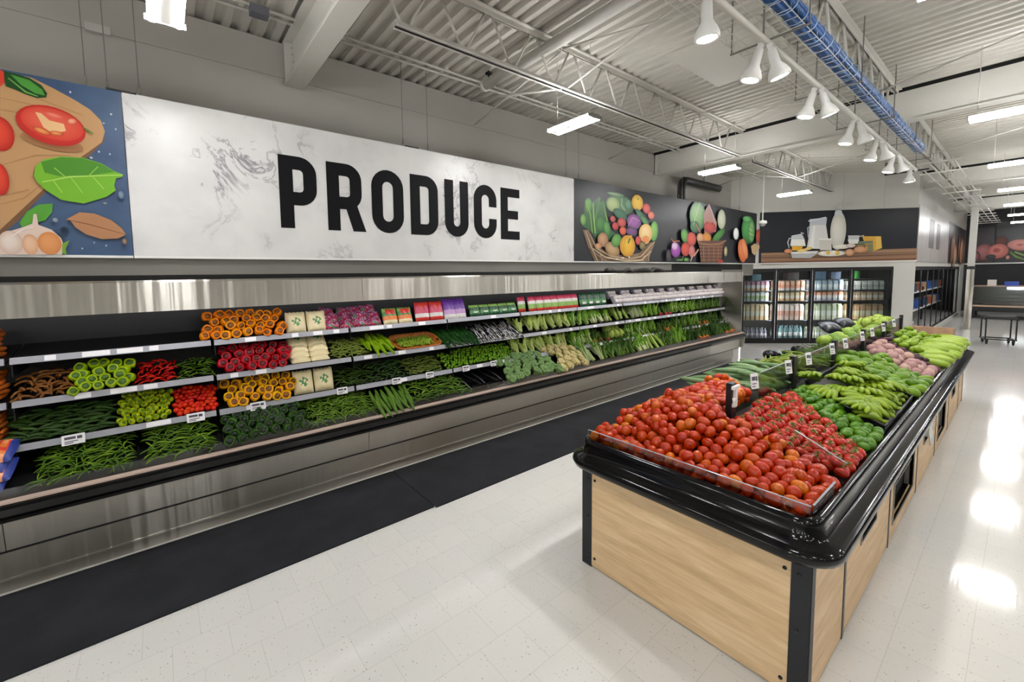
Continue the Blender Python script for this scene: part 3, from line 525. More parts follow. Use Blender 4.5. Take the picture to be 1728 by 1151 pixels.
# track rail with spotlights
rl = thing('track_rail', 'long white lighting rail hung over the vegetable island', 'lighting rail')
MB().tube([(-3, 1.29, 3.75), (10.85, 1.29, 3.75)], .024, 10).build('rail_bar', m_truss, rl)
for x in (-1.0, 3.75, 5.05, 6.5, 7.8, 9.0, 10.8):
    MB().tube([(x, 1.29, 3.77), (x, 1.29, Z_DECK)], .007, 6).build('drop_rod', M('rod_grey', '#77756f', .5) if 'rod_grey' not in MATS else MATS['rod_grey'], rl)
def spot_proto():
    t = thing('track_spotlight', 'x', 'spotlight')
    MB().tube([(0, 0, .0), (0, 0, -.05)], .018, 8).box(-.02, .02, -.015, .015, -.06, 0).build('mount', m_white_pl, t)
    MB().lathe([(.02, -.04), (.031, -.045), (.034, -.155), (.04, -.17), (.06, -.205), (.073, -.24), (.073, -.262), (.068, -.27), (.058, -.262)], 18).build('lamp_head', m_white_pl, t)
    MB().lathe([(.057, -.2635), (.0, -.2645)], 18).build('lens', m_lens, t)
    ld = bpy.data.lights.new('spot_lamp', 'SPOT'); ld.energy = SPOT_POWER; ld.spot_size = R(75); ld.spot_blend = .6; ld.shadow_soft_size = .05; ld.color = (1, .97, .92)
    lo = bpy.data.objects.new('spot_lamp', ld); COL.objects.link(lo); lo.parent = t; lo.location = (0, 0, -.275)
    return t
sp = None
SPX = [(2.83, 1, 'nearest'), (3.79, 2, 'second'), (5.11, 2, 'third'), (6.57, 2, 'fourth'), (7.82, 2, 'fifth'), (9.02, 2, 'sixth'), (10.23, 1, 'farthest')]
for x, n, w_ in SPX:
    for k in range(n):
        if sp is None: sp = o = spot_proto()
        else: o = copy_tree(sp)
        sg_ = (1 if k else -1) if n > 1 else 0
        o.location = (x + .026 * sg_, 1.29 - .018 * sg_, 3.73)
        o.rotation_euler = (R(-13 * sg_), R(-9 * sg_ - 3), 0)
        side = ('single white spotlight at the %s spot of the rail' % w_) if n == 1 else ('white spotlight of the %s pair on the rail, tilted %s' % (w_, 'away from the produce wall' if k else 'toward the produce wall'))
        o['label'] = side; o['group'] = 'spotlights on the lighting rail'

# wire-mesh cable tray with blue cables
ct = thing('cable_tray', 'long wire-mesh cable tray hung beside the lighting rail', 'cable tray')
mb = MB(); mb2 = MB()
for y, z in ((1.16, 3.948), (1.16, 4.018), (1.26, 3.948), (1.36, 3.948), (1.46, 3.948), (1.56, 3.948), (1.66, 3.948), (1.66, 4.018)):
    mb.tube([(-2, y, z), (11.0, y, z)], .0035, 4)
x = -1.9
while x < 11:
    mb.tube([(x, 1.155, 4.018), (x, 1.155, 3.945), (x, 1.665, 3.945), (x, 1.665, 4.018)], .003, 4); x += .16
mb.build('wire_basket', m_truss, ct)
for x in (.5, 2.4, 4.2, 5.9, 7.6, 9.3, 10.9):
    mb2 = MB().tube([(x, 1.13, 3.93), (x, 1.13, Z_DECK)], .006, 5).tube([(x, 1.69, 3.93), (x, 1.69, Z_DECK)], .006, 5).box(x - .008, x + .008, 1.12, 1.7, 3.93, 3.942)
    mb2.build('hanger', MATS['rod_grey'], ct)
MB().box(10.9, 10.94, 1.14, 1.7, 3.74, 3.76).box(10.9, 10.94, 1.66, 1.7, 3.76, 3.98).build('end_bracket', m_black, ct)
cb = thing('cable_bundle', 'thick bundle of bright blue cables lying in the tray', 'cables')
mb = MB()
for k in range(13):
    a = 2 * math.pi * k / 12; rr = .045 if k < 12 else 0
    if k % 2: rr = .058
    pts = [(-2 + .5 * q, 1.215 + rr * math.cos(a) + random.uniform(-.008, .008), 4.03 + rr * .8 * math.sin(a) + random.uniform(-.006, .006)) for q in range(26)]
    mb.tube(pts, .019, 6)
mb.build('cable', m_blue, cb)
x = -1.8
while x < 10.5:
    mb = MB()
    pts = [(x + .02 * math.sin(t), 1.215 + .082 * math.cos(t), 4.03 + .076 * math.sin(t)) for t in [2 * math.pi * q / 12 for q in range(13)]]
    mb.tube(pts, .004, 4); x += .23
    mb.build('tie', MATS.get('pale_tie') or M('pale_tie', '#a9c4d8', .5), cb)
# distant lattice tray along the far right roof
mb = MB()
for y in (.9, 1.05, 1.2, 1.35): mb.tube([(11.2, y, 3.95), (29, y, 3.95)], .012, 5)
x = 11.4
while x < 29: mb.box(x, x + .05, .8, 1.45, 3.92, 3.945); x += 1.25
tag(mb.build('ladder_tray', m_truss), 'white ladder-like cable tray running off above the far aisle', 'cable tray')

# dome camera
k_ = thing('dome_camera', 'white dome camera on a thin pole where the two signs meet', 'camera', (12.55, 4.2, 3.2))
MB().tube([(0, 0, .09), (0, 0, Z_DECK - 3.2)], .014, 8).build('pole', m_white_pl, k_)
MB().lathe([(.02, .12), (.09, .1), (.1, .06), (.09, .03), (.02, .03)], 16).build('camera_body', m_white_pl, k_)
MB().ell((0, 0, .03), (.075, .075, .075), 14, 8).build('dome', M('smoked_dome', '#8f9296', .12), k_)

# ---------------------------------------------------------------- the signs
SIGN_Y = 4.53; TS = Matrix.Translation((0, SIGN_Y, 0))
def sign_wires(par, xs, y=SIGN_Y + .012, top=3.555):
    for x in xs:
        MB().tube([(x, y, top - .02), (x, y, Z_DECK)], .0035, 4).tube([(x, y, top + .02), (x, y, top + .08)], .009, 6).build('hanging_wire', MATS['rod_grey'], par)
sg = thing('picture_sign', 'sign picturing tomatoes, spinach and garlic on a chopping board', 'sign')
MB().box(-6, -.17, SIGN_Y, SIGN_Y + .025, 2.225, 3.555).build('panel', tint_mat('blue_slate_print', '#40597a', '#34496a', .38, 3), sg)
pt = Paint(TS); pt.art(ART_LEFT); pt.mb.build('printed_picture', m_ink, sg)
MB().box(-6, -.17, SIGN_Y - .012, SIGN_Y + .03, 2.205, 2.225).build('edge_trim', m_white_pl, sg)
sign_wires(sg, (-.38, -.05 - .2))
sg = thing('produce_sign', 'long white marble sign reading PRODUCE in black capitals', 'sign')
MB().box(-.165, 5.488, SIGN_Y, SIGN_Y + .025, 2.225, 3.56).build('panel', m_marble, sg)
MB().box(-.165, 5.488, SIGN_Y - .012, SIGN_Y + .03, 2.205, 2.225).box(2.5, 2.503, SIGN_Y - .0008, SIGN_Y, 2.225, 3.56).build('edge_trim', m_white_pl, sg)
MB().box(-.26, -.07, SIGN_Y - .01, SIGN_Y + .03, 3.555, 3.568).box(2.42, 2.6, SIGN_Y - .01, SIGN_Y + .03, 3.56, 3.57).build('top_clip', m_black, sg)
sign_wires(sg, (-.05, 2.4, 2.74, 5.3), top=3.56)
def arc(cx, cz, r, a0, a1, n=7): return [(cx + r * math.cos(R(a0 + (a1 - a0) * i / n)), cz + r * math.sin(R(a0 + (a1 - a0) * i / n))) for i in range(n + 1)]
ZB, ZT = 2.525, 3.247; h = .066; YL0, YL1 = SIGN_Y - .006, SIGN_Y
def letters():
    out = {}
    zt, zb = ZT - h, ZB + h
    # P
    b = MB(); x0, x1 = 1.0, 1.365
    b.strip([(x0 + h, ZB), (x0 + h, ZT)], h, YL0, YL1); zm = ZB + .30
    b.strip([(x0 + h, zt)] + arc(x1 - .17, zt - .11 + .005, .105, 90, 0)[0:] + arc(x1 - .17, zm + .105, .105, 0, -90) + [(x0 + h, zm)], h, YL0 - .0006, YL1); out['P'] = b
    b = MB(); x0, x1 = 1.472, 1.885
    b.strip([(x0 + h, ZB), (x0 + h, ZT)], h, YL0, YL1)
    b.strip([(x0 + h, zt)] + arc(x1 - .2, zt - .105, .105, 90, 0) + arc(x1 - .2, zm + .105, .105, 0, -90) + [(x0 + h, zm)], h, YL0 - .0006, YL1)
    b.prism([(x0 + .185, zm), (x0 + .32, zm), (x1 + .01, ZB), (x1 - .135, ZB)], YL0 - .0003, YL1); out['R'] = b
    b = MB(); x0, x1 = 1.975, 2.375; r = (x1 - x0) / 2 - h
    b.strip(arc(x0 + h + r, zt - r, r, 180, 0, 12) + arc(x0 + h + r, zb + r, r, 0, -180, 12), h, YL0, YL1, closed=True); out['O'] = b
    b = MB(); x0, x1 = 2.47, 2.86
    b.strip([(x0 + h, ZB), (x0 + h, ZT)], h, YL0, YL1)
    b.strip([(x0 + h, zt)] + arc(x1 - h - .11, zt - .11, .11, 90, 0) + arc(x1 - h - .11, zb + .11, .11, 0, -90) + [(x0 + h, zb)], h, YL0 - .0006, YL1); out['D'] = b
    b = MB(); x0, x1 = 2.965, 3.335; r = (x1 - x0) / 2 - h
    b.strip([(x0 + h, ZT)] + arc(x0 + h + r, zb + r, r, 180, 360, 12) + [(x1 - h, ZT)], h, YL0, YL1); out['U'] = b
    b = MB(); x0, x1 = 3.43, 3.825; r = (x1 - x0) / 2 - h
    b.strip([(x1 - h, ZT - .29)] + arc(x0 + h + r, zt - r, r, 0, 180, 12) + arc(x0 + h + r, zb + r, r, 180, 360, 12) + [(x1 - h, ZB + .27)], h, YL0, YL1); out['C'] = b
    b = MB(); x0, x1 = 3.905, 4.265
    b.box(x0, x0 + 2 * h, YL0, YL1, ZB, ZT).box(x0 + 2 * h, x1, YL0, YL1, ZT - .12, ZT).box(x0 + 2 * h, x1 - .03, YL0, YL1, (ZB + ZT) / 2 - .07, (ZB + ZT) / 2 + .05).box(x0 + 2 * h, x1, YL0, YL1, ZB, ZB + .12); out['E'] = b
    return out
for k, b in letters().items(): b.build('letter', m_letter, sg)
sg = thing('picture_sign', 'dark sign picturing wicker baskets of vegetables, right of the marble sign', 'sign')
MB().box(5.492, 13.12, SIGN_Y, SIGN_Y + .025, 2.225, 3.575).build('panel', m_navy, sg)
MB().box(5.492, 13.12, SIGN_Y - .012, SIGN_Y + .03, 2.205, 2.225).build('edge_trim', m_white_pl, sg)
pt = Paint(TS); pt.art(ART_BASKET); pt.art(ART_CRATE); pt.mb.build('printed_picture', m_ink, sg)
sign_wires(sg, (5.62, 8.9, 9.05, 12.0), top=3.575)
sg = thing('dairy_sign', 'dark sign picturing milk jugs, eggs and cheese on a table', 'sign'); sg.matrix_world = TD
MB().box(.03, 3.92, -.03, -.004, 2.225, 3.6).build('panel', m_navy, sg)
MB().box(.03, 3.93, -.045, 0, 2.205, 2.225).build('edge_trim', m_white_pl, sg)
pt = Paint(Matrix.Translation((0, -.031, 0)), .0012); pt.art(ART_DAIRY); pt.mb.build('printed_picture', m_ink, sg)
sg = thing('side_sign', 'pale sign with two dark bars on the side wall right of the dairy picture', 'sign')
MB().box(CX, 22.9, CY - .03, CY, 2.2, 3.68).build('panel', tint_mat('pale_print', '#bfbcba', '#a9a3a2', .3, 2), sg)
MB().box(18.0, 19.0, CY - .034, CY - .03, 2.6, 3.45).box(19.6, 20.4, CY - .034, CY - .03, 2.6, 3.4).build('printed_bar', M('dark_bar_print', '#5c585c', .4), sg)
sg = thing('side_picture', 'dark sign with warm flame-like food print beyond the pale sign', 'sign')
MB().box(23.0, 29.4, CY - .03, CY, 2.2, 3.68).build('panel', M('brown_print', '#2f2a2c', .35), sg)
pt = Paint(Matrix.Translation((0, CY - .031, 0)), .002)
for k in range(16):
    u = 23.5 + random.random() * 5.4; pt.ell(u, 2.35 + random.random() * .55, .35, .3 + random.random() * .3, 0, random.choice(['#d9a070', '#c97a6a', '#e0b890', '#a86a5a']), '#4a3432')
pt.mb.build('printed_picture', m_ink, sg)
# ---------------------------------------------------------------- the refrigerated produce case along the wall
XA, XB = -3.33, 10.43
tag(MB().box(-6, 1.79, 3.01, 3.85, .001, .012).build('floor_mat', m_mat), 'long charcoal floor mat in front of the produce case, nearer piece', 'floor mat')
tag(MB().box(1.8, 10.0, 2.99, 3.85, .001, .012).build('floor_mat', m_mat), 'charcoal floor mat beside the case, farther piece behind the seam', 'floor mat')
case = thing('produce_case', 'long stainless open-front refrigerated produce case with four tiers', 'refrigerated case')
MB().box(XA, XB - .3, 3.9, 4.7, .0, .09).box(XA, XB - .3, 3.87, 4.7, .09, .275).build('kick_base', m_steel2, case)
MB().box(XA, XB - .3, 3.862, 3.9, .092, .104).build('kick_trim', m_steel, case)
mb = MB(); x = XA
while x < XB - .1:
    x2 = min(x + 2.44, XB)
    mb.prism([(3.815, .50), (3.835, .305), (3.87, .29), (4.7, .29), (4.7, .50)], x + .002, x2 - .002, axes='yz'); x = x2
mb.build('front_panel', m_steel, case)
MB().box(XA, XB - .02, 3.88, 4.6, .27, .295).build('groove', m_black, case)
ring = [(3.765, .535), (3.755, .555), (3.755, .60), (3.77, .618), (3.83, .622), (3.83, .50), (3.80, .50)]
MB().prism(ring, XA, XB + .03, axes='yz').build('bumper', m_gloss, case)
MB().box(XA, XB, 3.785, 3.845, .622, .634).build('bumper_cap', M('bumper_cap_beige', '#b9a497', .3), case)
MB().prism([(3.84, .60), (3.9, .60), (4.75, .78), (4.75, .5), (3.84, .5)], XA, XB, axes='yz').build('bottom_deck', m_dark, case)
MB().box(XA, XB, 4.72, 4.78, .3, 2.0).build('back_panel', m_black, case)
mb = MB(); x = XA
while x < XB - .1:
    x2 = min(x + 2.44, XB)
    mb.prism([(3.85, 1.785), (3.85, 2.0), (3.87, 2.015), (4.75, 2.015), (4.75, 1.99), (3.9, 1.985), (3.9, 1.785)], x + .0015, x2 - .0015, axes='yz'); x = x2
mb.build('canopy', m_steel, case)
MB().box(XA, XB, 3.9, 4.72, 1.96, 1.984).build('canopy_lining', m_dark, case)
MB().box(XA, XB, 4.28, 4.34, 2.015, 2.058).build('top_rail', m_void, case)
MB().box(XA, XB, 3.905, 3.935, 1.80, 1.82).build('canopy_fill_strip', m_fill_strip, case)  # glowing strip added to brighten the shelves, not a known lamp
mb = MB().prism([(3.79, .30), (3.765, .54), (3.765, .62), (3.845, .66), (3.845, 2.02), (4.78, 2.02), (4.78, .3)], XB, XB + .035, axes='yz')
mb.build('end_panel', m_steel2, case)
for y in (4.6,): MB().tube([(XB - .12, y, .055), (XB - .08, y, .055)], .05, 14).box(XB - .13, XB - .07, y - .03, y + .03, .09, .28).build('foot_wheel', m_black, case)
MB().box(XA, XB, 3.848, 3.853, .63, .70).build('front_glass', m_acryl, case)
SH = {1: (4.25, 1.47), 2: (4.20, 1.17), 3: (4.15, .872)}
for t, (ys, zs) in SH.items():
    for k in range(-4, 9):
        x0 = .33 + 1.22 * k; x1 = x0 + 1.22
        x0 = max(x0, XA); x1 = min(x1, XB)
        if x1 - x0 < .1: continue
        dy = .012 if k == -1 else (-.006 if k % 2 else 0)
        s_ = MB().prism([(ys, zs - .03), (4.72, zs + .05), (4.72, zs + .065), (ys, zs - .012)], x0 + .01, x1 - .01, axes='yz').build('shelf', m_dark, case)
        mb = MB().prism([(ys - .02 + dy, zs - .028), (ys - .008 + dy, zs + .018), (ys + .004, zs + .018), (ys + .004, zs - .03)], x0 + .012, x1 - .012, axes='yz')
        mb.build('price_rail', m_rail, s_)
        mb = MB(); q = x0 + .1 + random.random() * .2
        while q < x1 - .15:
            if random.random() < .5: mb.prism([(ys - .0215 + dy, zs - .022), (ys - .0115 + dy, zs + .014), (ys - .0095 + dy, zs + .014), (ys - .0195 + dy, zs - .022)], q, q + random.choice((.06, .09, .16)), axes='yz')
            q += .2
        if mb.v: mb.build('label_strip', m_paper, s_)
        MB().box(x0 + .015, x0 + .022, ys + .01, 4.7, zs - .12, zs).build('bracket', m_black, s_)
# white price cards clipped to the lowest and second rails
def card_proto(w_, h_):
    t = thing('price_card', 'x', 'price card')
    MB().cbox((0, 0, 0), (w_, .004, h_)).build('card', m_paper, t)
    mb = MB()
    mb.box(-w_ * .38, w_ * .1, -.0032, -.002, h_ * .05, h_ * .3).box(w_ * .16, w_ * .38, -.0032, -.002, -.0 * h_, h_ * .3)
    for k in range(2): mb.box(-w_ * .38, w_ * (.2 - .2 * k), -.0032, -.002, -h_ * (.16 + .17 * k) - .003, -h_ * (.16 + .17 * k) + .003)
    mb.build('print', m_inkdk, t)
    return t
cp = None
SPOT = [(-.576, 3, 'under the dark green peppers'), (.169, 3, 'at the shelf end under the red peppers'), (.638, 3, 'under the yellow bell peppers'), (1.409, 3, 'under the lowest cream bags'), (2.016, 3, 'under the dark long beans'), (2.441, 3, 'under the brownish okra'), (2.96, 3, 'above the left empty bin'), (3.408, 3, 'above the right empty bin'), (3.86, 3, 'above the broccoli')]
for x, t, s_ in SPOT:
    if cp is None: cp = o = card_proto(.125, .072)
    else: o = copy_tree(cp)
    ys, zs = SH[t]; o.location = (x, ys - .024, zs - .004); o.rotation_euler = (R(-12), 0, R(random.uniform(-4, 4)))
    if x > 1: o.scale = (.85, 1, .95)
    o['label'] = 'white price card on the lowest rail ' + s_; o['group'] = 'price cards on the case rails'
# clear partitions in the bottom deck and the two empty black bins
for k, (x, s_) in enumerate(((-.21, 'between the two chilli heaps'), (.34, 'left of the dark green bell peppers'), (1.02, 'right of the dark green bell peppers'), (4.38, 'right of the broccoli'))):
    tag(MB().prism([(3.87, .635), (4.0, .74), (4.5, .86), (4.5, .70), (3.9, .62)], x - .002, x + .002, axes='yz').build('clear_partition', m_acryl), 'clear upright partition ' + s_, 'partition', 'clear partitions in the case')
b_ = thing('wire_divider', 'black wire divider at the left side of the empty bins', 'divider')
for k, x in enumerate((2.88, 3.13, 3.4)):
    o = tag(MB().tube([(x, 3.9, .66), (x, 4.08, .73), (x, 4.45, .80), (x, 4.45, .71), (x, 3.9, .645), (x, 3.9, .66)], .005, 5).build('bin_divider', M('grey_wire', '#6b6c70', .35, .6) if 'grey_wire' not in MATS else MATS['grey_wire']),
            ('thin wire divider left of the empty black bins', 'thin wire divider between the two empty black bins', 'thin wire divider between the empty bins and the broccoli')[k], 'divider', 'dividers of the empty bins')
bpy.data.objects.remove(b_)
for k, x in enumerate((2.9, 3.15)):
    tag(MB().box(x, x + .23, 3.93, 4.44, .655, .662, T=Matrix.Translation((0, 0, 0))).box(x, x + .23, 3.92, 3.93, .64, .70).build('empty_bin', m_gloss), ('empty black bin at the foot of the case beside the green peppers', 'empty black bin at the foot of the case beside the broccoli')[k], 'bin', 'empty black bins')

# ---------------------------------------------------------------- the vegetable island
IX0, IX1, IY0, IY1 = 2.25, 9.57, .515, 1.778
isl = thing('vegetable_island', 'long oak-fronted island display with a glossy black rim', 'display island', (0, 0, 0))
def boxes(*bs):
    mb = MB()
    for b in bs: mb.box(*b)
    return mb
MB().box(IX0 + .06, IX1 - .06, IY0 + .06, IY1 - .06, .0, .70).build('carcass', m_black, isl)
MB().box(IX0, IX0 + .02, IY0 + .05, IY1 - .05, .01, .70).build('front_panel', m_wood_end, isl)
for sx, sy in ((IX0, IY0), (IX0, IY1), (IX1, IY0), (IX1, IY1)):
    ax = 1 if sx == IX0 else -1; ay = 1 if sy == IY0 else -1
    q = MB()
    q.box(min(sx - .004 * ax, sx + .012 * ax), max(sx - .004 * ax, sx + .012 * ax), min(sy, sy + .075 * ay), max(sy, sy + .075 * ay), 0, .72)
    q.box(min(sx, sx + .05 * ax), max(sx, sx + .05 * ax), min(sy - .004 * ay, sy + .012 * ay), max(sy - .004 * ay, sy + .012 * ay), 0, .72)
    pst = q.build('corner_post', m_post, isl)
    if sx == IX0:
        mb = MB()
        for z in (.08, .35, .62): mb.tube([(sx - .004, sy + .045 * ay, z), (sx - .009, sy + .045 * ay, z)], .008, 8)
        mb.build('bolt', m_black, pst)
mb = MB()
for y in (IY0 + .1, IY1 - .1):
    for z in (.07, .62): mb.tube([(IX0, y, z), (IX0 - .005, y, z)], .009, 10)
mb.build('panel_bolt', m_black, isl)
# right side: oak panels, dark joints, bag holders and open recesses
HOLES = {1: (3.21, 3.60, .40, .585, 'bag'), 2: (4.22, 5.1, .13, .56, 'shelf'), 3: (5.66, 5.98, .36, .56, 'dispenser'), 4: (6.72, 7.36, .12, .6, 'shelf'), 5: (8.05, 8.4, .34, .56, 'bag')}
seams = [2.25, 2.855, 4.078, 5.305, 6.53, 7.72, 8.96, 9.57]
mb = MB()
for x in seams[1:-1]: mb.box(x - .016, x + .012, IY0 - .003, IY0 + .03, 0, .72)
mb.build('joint_strip', m_black, isl)
mb = MB()
for x in seams[1:-1]: mb.box(x + .012, x + .03, IY0 - .002, IY0 + .02, 0.01, .72)
mb.build('joint_edge', M('joint_grey', '#85827c', .4, .5), isl)
for k in range(7):
    x0, x1 = seams[k] + (.03 if k else .05), seams[k + 1] - .016
    y0, y1 = IY0, IY0 + .02
    if k in HOLES:
        a, b, c, d, kind = HOLES[k]
        p = boxes((x0, a, y0, y1, .01, .71), (b, x1, y0, y1, .01, .71), (a, b, y0, y1, .01, c), (a, b, y0, y1, d, .71)).build('side_panel', m_wood, isl)
        boxes((a, b, IY0 + .055, IY0 + .07, c, d)).build('recess_back', m_void, p)
        boxes((a - .015, b + .015, y0 - .006, y0 + .01, c - .015, c), (a - .015, b + .015, y0 - .006, y0 + .01, d, d + .015), (a - .015, a, y0 - .006, y0 + .05, c, d), (b, b + .015, y0 - .006, y0 + .05, c, d)).build('recess_frame', M('recess_grey', '#8a8782', .35, .6) if 'recess_grey' not in MATS else MATS['recess_grey'], p)
        if kind == 'shelf':
            boxes((a, b, y0 + .01, y0 + .05, (c + d) / 2 + .02, (c + d) / 2 + .03), (a, b, y0 + .0, y0 + .05, d - .09, d - .08)).build('wire_shelf', MATS['recess_grey'], p)
    else:
        boxes((x0, x1, y0, y1, .01, .71)).build('side_panel', m_wood, isl)
boxes((IX0 + .05, IX1 - .05, IY1 - .02, IY1, .01, .71)).build('side_panel', m_wood, isl)
boxes((IX1 - .02, IX1, IY0 + .05, IY1 - .05, .01, .71)).build('back_end_panel', m_wood_end, isl)
# bag roll and paper dispenser
tag(MB().tube([(3.25, IY0 + .02, .545), (3.56, IY0 + .02, .545)], .03, 12).prism([(IY0 + .0, .54), (IY0 + .006, .54), (IY0 - .004, .50), (IY0 - .01, .50)], 3.27, 3.52, axes='yz').build('bag_roll', m_paper), 'white roll of bags in the near framed slot of the island', 'bag roll')
tag(boxes((5.68, 5.96, IY0 - .03, IY0 + .02, .42, .55)).prism([(IY0 - .03, .42), (IY0 - .025, .42), (IY0 - .035, .33), (IY0 - .04, .33)], 5.72, 5.92, axes='yz').build('bag_dispenser', M('clear_grey_plastic', '#b9bab8', .2)), 'grey plastic bag dispenser on the island side', 'dispenser')
tag(MB().tube([(8.1, IY0 + .02, .52), (8.35, IY0 + .02, .52)], .03, 12).build('bag_roll', m_paper), 'small white roll in the far framed slot of the island', 'bag roll')
# rim: inner upright wall with a bulging ledge around it
mb = MB()
ring = rrect(IX0 - .02, IX1 + .02, IY0 - .02, IY1 + .02, .10, 7)
prof = [(-.03, .70), (.045, .70), (.07, .712), (.082, .74), (.076, .765), (.05, .778), (.02, .79), (.008, .80), (.004, .86), (-.004, .885), (-.02, .892), (-.035, .885), (-.04, .80), (-.04, .76)]
sweep_ring(mb, ring, prof)
mb.build('rim', m_gloss, isl)
mb = MB()
nx = 2
# deck: two slopes rising to a central spine
YM = 1.13
mb.prism([(IY0 + .0, .80), (YM - .03, .97), (YM + .03, .97), (IY1 - .0, .80), (IY1, .72), (IY0, .72)], IX0 + .5, IX1 - .01, axes='yz').box(IX0 + .01, IX0 + .5, IY0, IY1, .74, .80)
mb.build('display_deck', m_dark, isl)
MB().box(IX0 + .6, IX1 - .05, YM - .035, YM + .035, .96, 1.03).build('spine', m_black, isl)
# posts along the spine with clear panels and card holders between them
PX = [2.94, 4.14, 5.36, 6.57, 7.74, 8.99]
words_ = ['nearest, with a white bracket', 'second', 'third', 'fourth', 'fifth', 'farthest']
for k, x in enumerate(PX):
    zt = 1.28 if k < 1 else 1.30
    MB().box(x - .035, x + .035, YM - .018, YM + .018, 1.0, zt).build('spine_post', m_black, isl)
br = tag(MB().box(2.89, 2.99, YM - .035, YM - .02, 1.245, 1.265).box(2.925, 2.955, YM - .034, YM - .019, 1.13, 1.25).lathe([(.0, 1.12), (.03, 1.125), (.034, 1.14), (.022, 1.16), (.03, 1.185), (.0, 1.19)], 12, T=Matrix.Translation((2.935, YM - .024, 0)) @ Matrix.Diagonal((1, .35, 1, 1))).build('card_bracket', m_white_pl), 'white T-shaped card bracket on the nearest black post', 'bracket')
for k in range(5):
    x0, x1 = PX[k] + .04, PX[k + 1] - .04
    if k == 0: x0 = 3.42
    g = tag(MB().box(x0, x1, YM - .003, YM + .003, 1.02, 1.27).build('clear_divider', m_acryl), 'clear divider panel on the spine %s' % ('behind the nearest post', 'between the second and third posts', 'between the third and fourth posts', 'between the fourth and fifth posts', 'between the two farthest posts')[k], 'divider', 'clear panels on the spine')
    MB().box(x0, x1, YM - .004, YM + .004, 1.268, 1.273).build('panel_edge', m_edge, g)
cpx = None
for x, s_ in ((3.24, 'above the long green gourds'), (3.92, 'left of the second black post'), (4.42, 'right of the second black post'), (5.14, 'left of the third black post'), (5.62, 'right of the third black post'), (6.35, 'left of the fourth black post'), (6.85, 'right of the fourth black post'), (7.5, 'left of the fifth black post'), (8.2, 'right of the fifth black post')):
    if cpx is None: cpx = o = card_proto(.075, .105)
    else: o = copy_tree(cpx)
    o.location = (x, YM - .03, 1.245); o.rotation_euler = (R(-8), 0, R(-14)); o['label'] = 'upright white price card on the island spine ' + s_; o['group'] = 'price cards on the island spine'
    o['category'] = 'price card'
# acrylic guards round the tomatoes
ga = tag(MB().box(IX0 + .03, IX0 + .034, IY0 + .02, IY1 - .02, .86, .94).build('tomato_guard', m_acryl), 'low clear guard along the front of the tomato heap', 'guard')
MB().box(IX0 + .028, IX0 + .036, IY0 + .02, IY1 - .02, .9395, .9415).build('guard_edge', m_edge, ga)
ga = tag(MB().box(IX0 + .04, IX0 + .38, IY0 + .012, IY0 + .016, .86, .945).build('side_guard', m_acryl), 'short clear guard at the near right corner of the tomato heap', 'guard')
MB().box(IX0 + .04, IX0 + .38, IY0 + .010, IY0 + .018, .944, .947).build('guard_edge', m_edge, ga)
ga = tag(MB().prism([(.53, .86), (.53, .975), (.76, 1.09), (.76, .95)], 2.85, 2.855, axes='yz').build('heap_divider', m_acryl), 'clear slanted divider between plum tomatoes and vine tomatoes', 'divider')
MB().prism([(.53, .974), (.53, .978), (.76, 1.093), (.76, 1.089)], 2.848, 2.857, axes='yz').build('divider_edge', m_edge, ga)
# ---------------------------------------------------------------- produce: one of each kind, then copies
rnd = random.Random(5)
U = rnd.uniform
class Kind:
    """a kind of produce: its own mesh and the parts that look different"""
    def __init__(s, name, mb, mats, cat, parts=()):
        s.name = name; s.mb = mb; s.mats = mats; s.cat = cat; s.parts = parts; s.first = None; s.me = None
    def put(s, loc, rot, label, group=None, scale=1.0):
        if s.first is None:
            o = s.mb.build(s.name, s.mats)
            for n, b, m in s.parts: b.build(n, m, o)
            s.first = o
        else: o = copy_tree(s.first)
        o.location = loc; o.rotation_euler = rot if isinstance(rot, Euler) else rot.to_euler() if hasattr(rot, 'to_euler') else Euler(rot)
        o.scale = (scale,) * 3 if not isinstance(scale, tuple) else scale
        tag(o, label, s.cat, group)
        return o
def rand_rot(): return Euler((U(0, 6.28), U(0, 6.28), U(0, 6.28)))
def aim(d, spin=0.0):
    """rotation that takes local +z to d"""
    return (Vector(d).normalized().to_track_quat('Z', 'Y') @ Euler((0, 0, spin)).to_quaternion())
def aim_x(d, spin=0.0):
    return (Vector(d).normalized().to_track_quat('X', 'Z') @ Euler((spin, 0, 0)).to_quaternion())
def bulk(name, kind, placements, label, cat, group=None):
    """what is left of a heap past the countable pieces: one mass"""
    mb = MB()
    for loc, rot, sc in placements:
        q = rot if hasattr(rot, 'to_matrix') else Euler(rot)
        T = Matrix.Translation(loc) @ q.to_matrix().to_4x4() @ Matrix.Scale(sc, 4)
        mb.add(kind.mb.v, kind.mb.f, 0, True, T)
    return tag(mb.build(name, kind.mats), label, cat, group, 'stuff')

